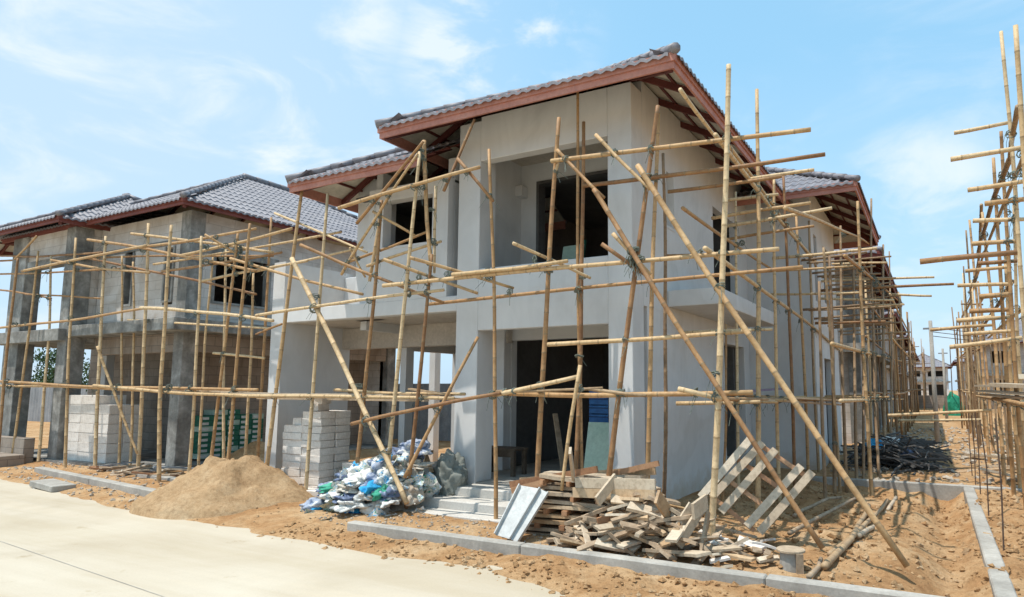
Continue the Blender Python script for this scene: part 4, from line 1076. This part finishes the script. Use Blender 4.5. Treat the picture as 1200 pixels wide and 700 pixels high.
# ------------------------------------------------------------------ bits on the right
t = thing('formwork_post_stub', 'short grey concrete stub with a round wooden lid beside loose bamboo, near the front kerb', 'stub', (-1.2, 6.2, .05))
m = MB(); c = Vector((-1.2, 6.2, 0)); m.tube([c+ZZ*.0, c+ZZ*.12, c+ZZ*.27], [.095, .1, .095], 14); m.build('body', 'kerb_concrete', t, smooth=False)
MB().tube([c+ZZ*.27, c+ZZ*.285, c+ZZ*.29], [.125, .125, .118], 16).build('lid', 'plank_pale', t)
MB().obox((c.x+.085, c.y-.075, .14), (.06, .05, .26), (0, 0, .4)).build('side_board', 'wood_grey', t)
def loose(p, q, r, label, z0=.16, z1=.16, mat='bamboo_old', bend=.05):
    a, b = onZ(*p, z0), onZ(*q, z1); r *= .85
    tag(bamboo_mesh(a, b, r, r*.8, bend=bend).build('bamboo_pole', [mat, 'bamboo_node'], smooth=True), label, 'bamboo pole', 'loose bamboo poles on the soil')
loose((966, 664), (1018, 592), .04, 'bent thick bamboo pole lying beside the grey stub', bend=.07)
loose((1006, 628), (1050, 583), .035, 'pale curved pole lying right of the thick bent one', mat='plank_pale', bend=.08)
loose((972, 650), (1040, 586), .033, 'bamboo pole lying between the two bent ones')
loose((925, 625), (1005, 583), .03, 'bamboo pole lying in the shade by the side wall', mat='wood_grey')
loose((930, 605), (985, 583), .028, 'short bamboo pole nearest the side wall', mat='wood_grey')
loose((948, 676), (962, 655), .03, 'stub of bamboo at the front of the loose poles', mat='wood_grey', bend=.02)
loose((900, 612), (925, 592), .025, 'thin stick half under the slatted frame', mat='wood_grey')
# thin slack cane along the base of the side wall
tag(MB().tube([(-4.3, 7.1, .62), (-3.4, 7.3, .45), (-2.7, 7.6, .3), (-2.2, 7.9, .12)], .014, 6).build('cane', 'bamboo', smooth=True), 'thin slack cane behind the wood stack against the side wall', 'cane')
crumple((-.75, 7.5, .1), (.07, .05, .04), 'canvas_grey', 'boot', 'small black scrap of rubber lying by the bent poles', 'scrap', 2.2)
# reinforcing rods in the foreground right
for px, py, h in ((1154, 655, 1.25), (1166, 712, 1.2), (1181, 712, 1.3), (1143, 612, 1.3), (1149, 655, 1.15)):
    B_2 = onX(px, py, .52); B_2.z = .1
    m = MB().tube([B_2, B_2+Vector((rnd.uniform(-.02, .02), rnd.uniform(-.03, .03), h*.5)), B_2+Vector((rnd.uniform(-.04, .04), rnd.uniform(-.04, .04), h))], .008, 6)
    tag(m.build('steel_rod', 'rebar'), 'thin rusty steel rod standing in the foundation strip at the right', 'steel rod', 'steel rods in the foundation strip')
# concrete drain cover
o = MB(); a = onZ(36, 572, .0); o.obox((a.x+.45, a.y+.12, .06), (1.0, .34, .1), (0, .02, -.1)); o.box(a.x+.1, a.x+.2, a.y-.03, a.y+.3, -.04, .015); o.box(a.x+.7, a.x+.8, a.y-.05, a.y+.28, -.04, .01)
tag(o.build('drain_cover', 'kerb_concrete', bevel=.01), 'grey concrete drain cover lying by the road in front of the left house', 'drain cover')
# posts and wires down the lane
def upost(x, y, h, label):
    t = thing('utility_post', label, 'post', (x, y, 0), 'posts along the lane')
    MB().tube([(x, y, 0), (x, y, h)], [.07, .05], 10).build('post', 'kerb_concrete', t, smooth=True)
    MB().box(x-.2, x+.2, y-.03, y+.03, h-.25, h-.2).build('crossarm', 'steel_grey', t)
    return t
upost(-.0, 21.5, 3.65, 'pale concrete post standing alone in the lane')
upost(.45, 36, 3.6, 'thin concrete post farther along the lane behind the first')
for k, dz in enumerate((0, -.12, -.24)):
    pts = [Vector((0, 21.5, 3.45+dz)).lerp(Vector((7, 24, 3.5+dz)), i/10) - ZZ*.35*math.sin(PI*i/10) for i in range(11)]
    tag(MB().tube(pts, .012, 4).build('cable', 'rebar', smooth=True), ['highest of the three cables running right from the lane post', 'middle cable of the three running right from the lane post', 'lowest cable of the three running right from the lane post'][k], 'cable', 'cables on the lane post')
# tangle of scrap in the lane
tg = MB(); rnd = random.Random(9)
for _ in range(420):
    x = rnd.gauss(-.75, .42); y = rnd.gauss(15.2, .6); h = max(0, .62*(1-((x+.75)/1.1)**2)); z = .05+h*rnd.random()
    d = Vector((rnd.uniform(-1, 1), rnd.uniform(-1, 1), rnd.uniform(-.5, .5))).normalized()*rnd.uniform(.15, .5)
    tg.tube([(x-d.x, y-d.y, z-d.z*.5), (x, y, z+.04), (x+d.x, y+d.y, max(.05, z+d.z*.5))], rnd.uniform(.008, .025), 4)
o = tg.build('scrap_tangle', 'dark_and_room_shade'); o['kind'] = 'stuff'; tag(o, 'dark tangle of sticks and scrap in the lane beside the second house')
for i, (x, y, z, m, l) in enumerate([(-1.15, 14.9, .55, 'sack_blue', 'pale blue plastic on the left of the dark scrap tangle'), (-.85, 15, .6, 'sack_white', 'white plastic on top of the dark scrap tangle'), (-.5, 14.8, .4, 'sack_slate', 'grey sack in the right of the dark scrap tangle')]):
    crumple((x, y, z), (.2, .15, .12), m, 'sack', l, 'sack', i+8.5)
o = MB(); o.face([(-1, 0, 0)]*3) if False else None
crumple((.95, 45, .3), (.45, .5, 1.0), 'tarp_green', 'tarpaulin', 'green tarpaulin covered stack at the far end of the lane', 'tarpaulin', 1.1)
# planks stacked on ground far right
rnd = random.Random(15)
for i in range(34):
    x = rnd.uniform(.6, 3.2); y = rnd.uniform(12.8, 19); z = .12 + .3*rnd.random()*math.exp(-((y-15)/2.4)**2)
    plank((x, y, z), rnd.uniform(.5, 1.6), .09, .04, (rnd.gauss(0, .1), rnd.gauss(0, .1), rnd.gauss(0, .5)), rnd.choice(['wood_grey', 'plank_wood', 'plank_pale']), 'plank in the scattered timber behind the right hand scaffold', 'scattered timber right of the lane')

# ------------------------------------------------------------------ fence and trees at the left rear
t = thing('corrugated_fence', 'grey corrugated metal fence behind the left house', 'fence', (-26, 16, 0))
m = MB(); n = 260; x0, x1 = -48, -12.2
for i in range(n):
    a = x0+(x1-x0)*i/n; b = x0+(x1-x0)*(i+1)/n; ya = 16+(.03 if i % 2 else 0); yb = 16+(0 if i % 2 else .03)
    m.face([(a, ya, 0), (b, yb, 0), (b, yb, 1.85), (a, ya, 1.85)])
m.build('panel', 'steel_grey', t)
for i in range(10): MB().box(x0+i*3.9, x0+i*3.9+.08, 16.06, 16.14, 0, 1.9).build('post', 'steel_grey', t)
def tree(x, y, h, cr, label, seed, leaves=3200):
    rnd = random.Random(seed)
    t = thing('tree', label, 'tree', (x, y, 0), 'trees behind the left house')
    tr = MB(); tr.tube([(x, y, 0), (x+.1, y, h*.3), (x-.05, y+.1, h*.55), (x, y, h*.85)], [.2, .15, .1, .04], 8)
    cl = []
    for k in range(11):
        a = rnd.random()*6.28; z = h*rnd.uniform(.38, .95); rr = cr*rnd.uniform(.3, .8)
        e = Vector((x+math.cos(a)*rr, y+math.sin(a)*rr, z)); cl.append((e, cr*rnd.uniform(.28, .48)))
        tr.tube([(x, y, z*.65), (x+math.cos(a)*rr*.5, y+math.sin(a)*rr*.5, z*.85), e], [.06, .04, .015], 5)
    tr.build('trunk', 'bark', t, smooth=True)
    c = MB()
    for _ in range(leaves):
        e, r = rnd.choice(cl); d = Vector((rnd.gauss(0, 1), rnd.gauss(0, 1), rnd.gauss(0, .8))).normalized()*r*rnd.uniform(.3, 1.1)
        p = e+d; s = rnd.uniform(.05, .12); R = Euler((rnd.random()*6, rnd.random()*6, rnd.random()*6)).to_matrix()
        c.face([p+R @ Vector(v) for v in ((-s, 0, 0), (0, -s*.45, 0), (s, 0, 0), (0, s*.45, 0))])
    c.build('crown', 'leaf', t)
tree(-33.5, 17.5, 4.6, 1.9, 'green tree seen between the ground floor columns at the far left', 1)
tree(-30.0, 18.5, 4.2, 1.7, 'leafy tree seen through the second opening of the left house', 2)
tree(-37.5, 20, 4.4, 1.8, 'leafy tree at the far left edge behind the fence', 3)
tree(-43.5, 19, 4.0, 1.8, 'outermost low tree beyond the fence', 4)

# ------------------------------------------------------------------ sky, sun, render settings
SX, SY = -.24, -.29            # towards the sun, per metre of height
sun = bpy.data.lights.new('sun', 'SUN'); sun.energy = 2.8; sun.angle = math.radians(.53); sun.color = (1, .955, .88)
so = bpy.data.objects.new('sun', sun); COL.objects.link(so)
sd = Vector((SX, SY, 1)).normalized()
so.rotation_euler = sd.to_track_quat('Z', 'Y').to_euler(); so.location = (0, 0, 30)
w = bpy.data.worlds.new('World'); S.world = w; w.use_nodes = True; nt = w.node_tree
bg = nt.nodes['Background']; sky = nt.nodes.new('ShaderNodeTexSky'); sky.sky_type = 'NISHITA'; sky.sun_disc = False
sky.sun_elevation = math.asin(sd.z); sky.sun_rotation = math.atan2(sd.x, sd.y)
sky.air_density = .9; sky.dust_density = 1.6; sky.ozone_density = 1.3; sky.altitude = 0
tc = nt.nodes.new('ShaderNodeTexCoord')
def cloud_noise(scale, detail, stretch, lo, hi, off=(0, 0, 0)):
    mp = nt.nodes.new('ShaderNodeMapping'); mp.inputs['Scale'].default_value = stretch; mp.inputs['Location'].default_value = off
    nt.links.new(tc.outputs['Generated'], mp.inputs[0])
    n = nt.nodes.new('ShaderNodeTexNoise'); n.inputs['Scale'].default_value = scale; n.inputs['Detail'].default_value = detail; n.inputs['Roughness'].default_value = .58
    n.inputs['Distortion'].default_value = .5
    nt.links.new(mp.outputs[0], n.inputs['Vector'])
    mr = nt.nodes.new('ShaderNodeMapRange'); mr.interpolation_type = 'SMOOTHSTEP'
    mr.inputs[1].default_value = lo; mr.inputs[2].default_value = hi; nt.links.new(n.outputs['Fac'], mr.inputs[0]); return mr.outputs[0]
def blob(px, py, width, gain):
    """soft mask round one direction of the sky, where a cloud stands"""
    d = ray(px, py).normalized()
    vm = nt.nodes.new('ShaderNodeVectorMath'); vm.operation = 'DOT_PRODUCT'; nt.links.new(tc.outputs['Generated'], vm.inputs[0]); vm.inputs[1].default_value = d
    mr = nt.nodes.new('ShaderNodeMapRange'); mr.interpolation_type = 'SMOOTHSTEP'; mr.inputs[1].default_value = math.cos(width); mr.inputs[2].default_value = 1
    mr.inputs[4].default_value = gain; nt.links.new(vm.outputs['Value'], mr.inputs[0]); return mr.outputs[0]
n1 = cloud_noise(5.2, 9, (1, 1, 2.4), .43, .74, (.35, .1, .2))
mask = blob(575, 55, .16, 1.25)
for b_ in ((620, 40, .12, .8), (350, 130, .15, 1.2), (270, 110, .10, 1.1), (420, 15, .10, .7), (60, 150, .34, .8), (40, 20, .12, .5), (180, 15, .12, .6), (1075, 235, .14, .7), (1150, 330, .25, .5), (900, 170, .12, .25), (400, 210, .16, .7), (-300, 100, .6, .5), (1600, 60, .6, .4)):
    mask = mathn(nt, 'MAXIMUM', mask, blob(*b_))
cl = mathn(nt, 'MINIMUM', mathn(nt, 'MULTIPLY', mathn(nt, 'MULTIPLY', n1, mask), 1.0), .62)
# a thin milky veil that grows to the left and to the horizon
veil = blob(-250, 300, 1.05, .8)
sp = nt.nodes.new('ShaderNodeSeparateXYZ'); nt.links.new(tc.outputs['Generated'], sp.inputs[0])
hz = nt.nodes.new('ShaderNodeMapRange'); hz.inputs[1].default_value = .45; hz.inputs[2].default_value = -.02; hz.inputs[3].default_value = 0; hz.inputs[4].default_value = .8
nt.links.new(sp.outputs[2], hz.inputs[0])
fac = mathn(nt, 'MAXIMUM', veil, hz.outputs[0])
tint = mixc(nt, mixc(nt, sky.outputs[0], (1.0, 1.12, 1.08), 1, 'MULTIPLY'), (1.45, 2.95, 4.0), .62)
nt.links.new(mixc(nt, mixc(nt, tint, (2.5, 3.2, 3.95), fac), (4.0, 4.15, 4.3), cl), bg.inputs[0]); bg.inputs[1].default_value = .15
S.view_settings.view_transform = 'Standard'; S.view_settings.look = 'None'; S.view_settings.gamma = 1; S.view_settings.exposure = .78
S.render.engine = 'CYCLES'; S.cycles.max_bounces = 6; S.cycles.use_denoising = True
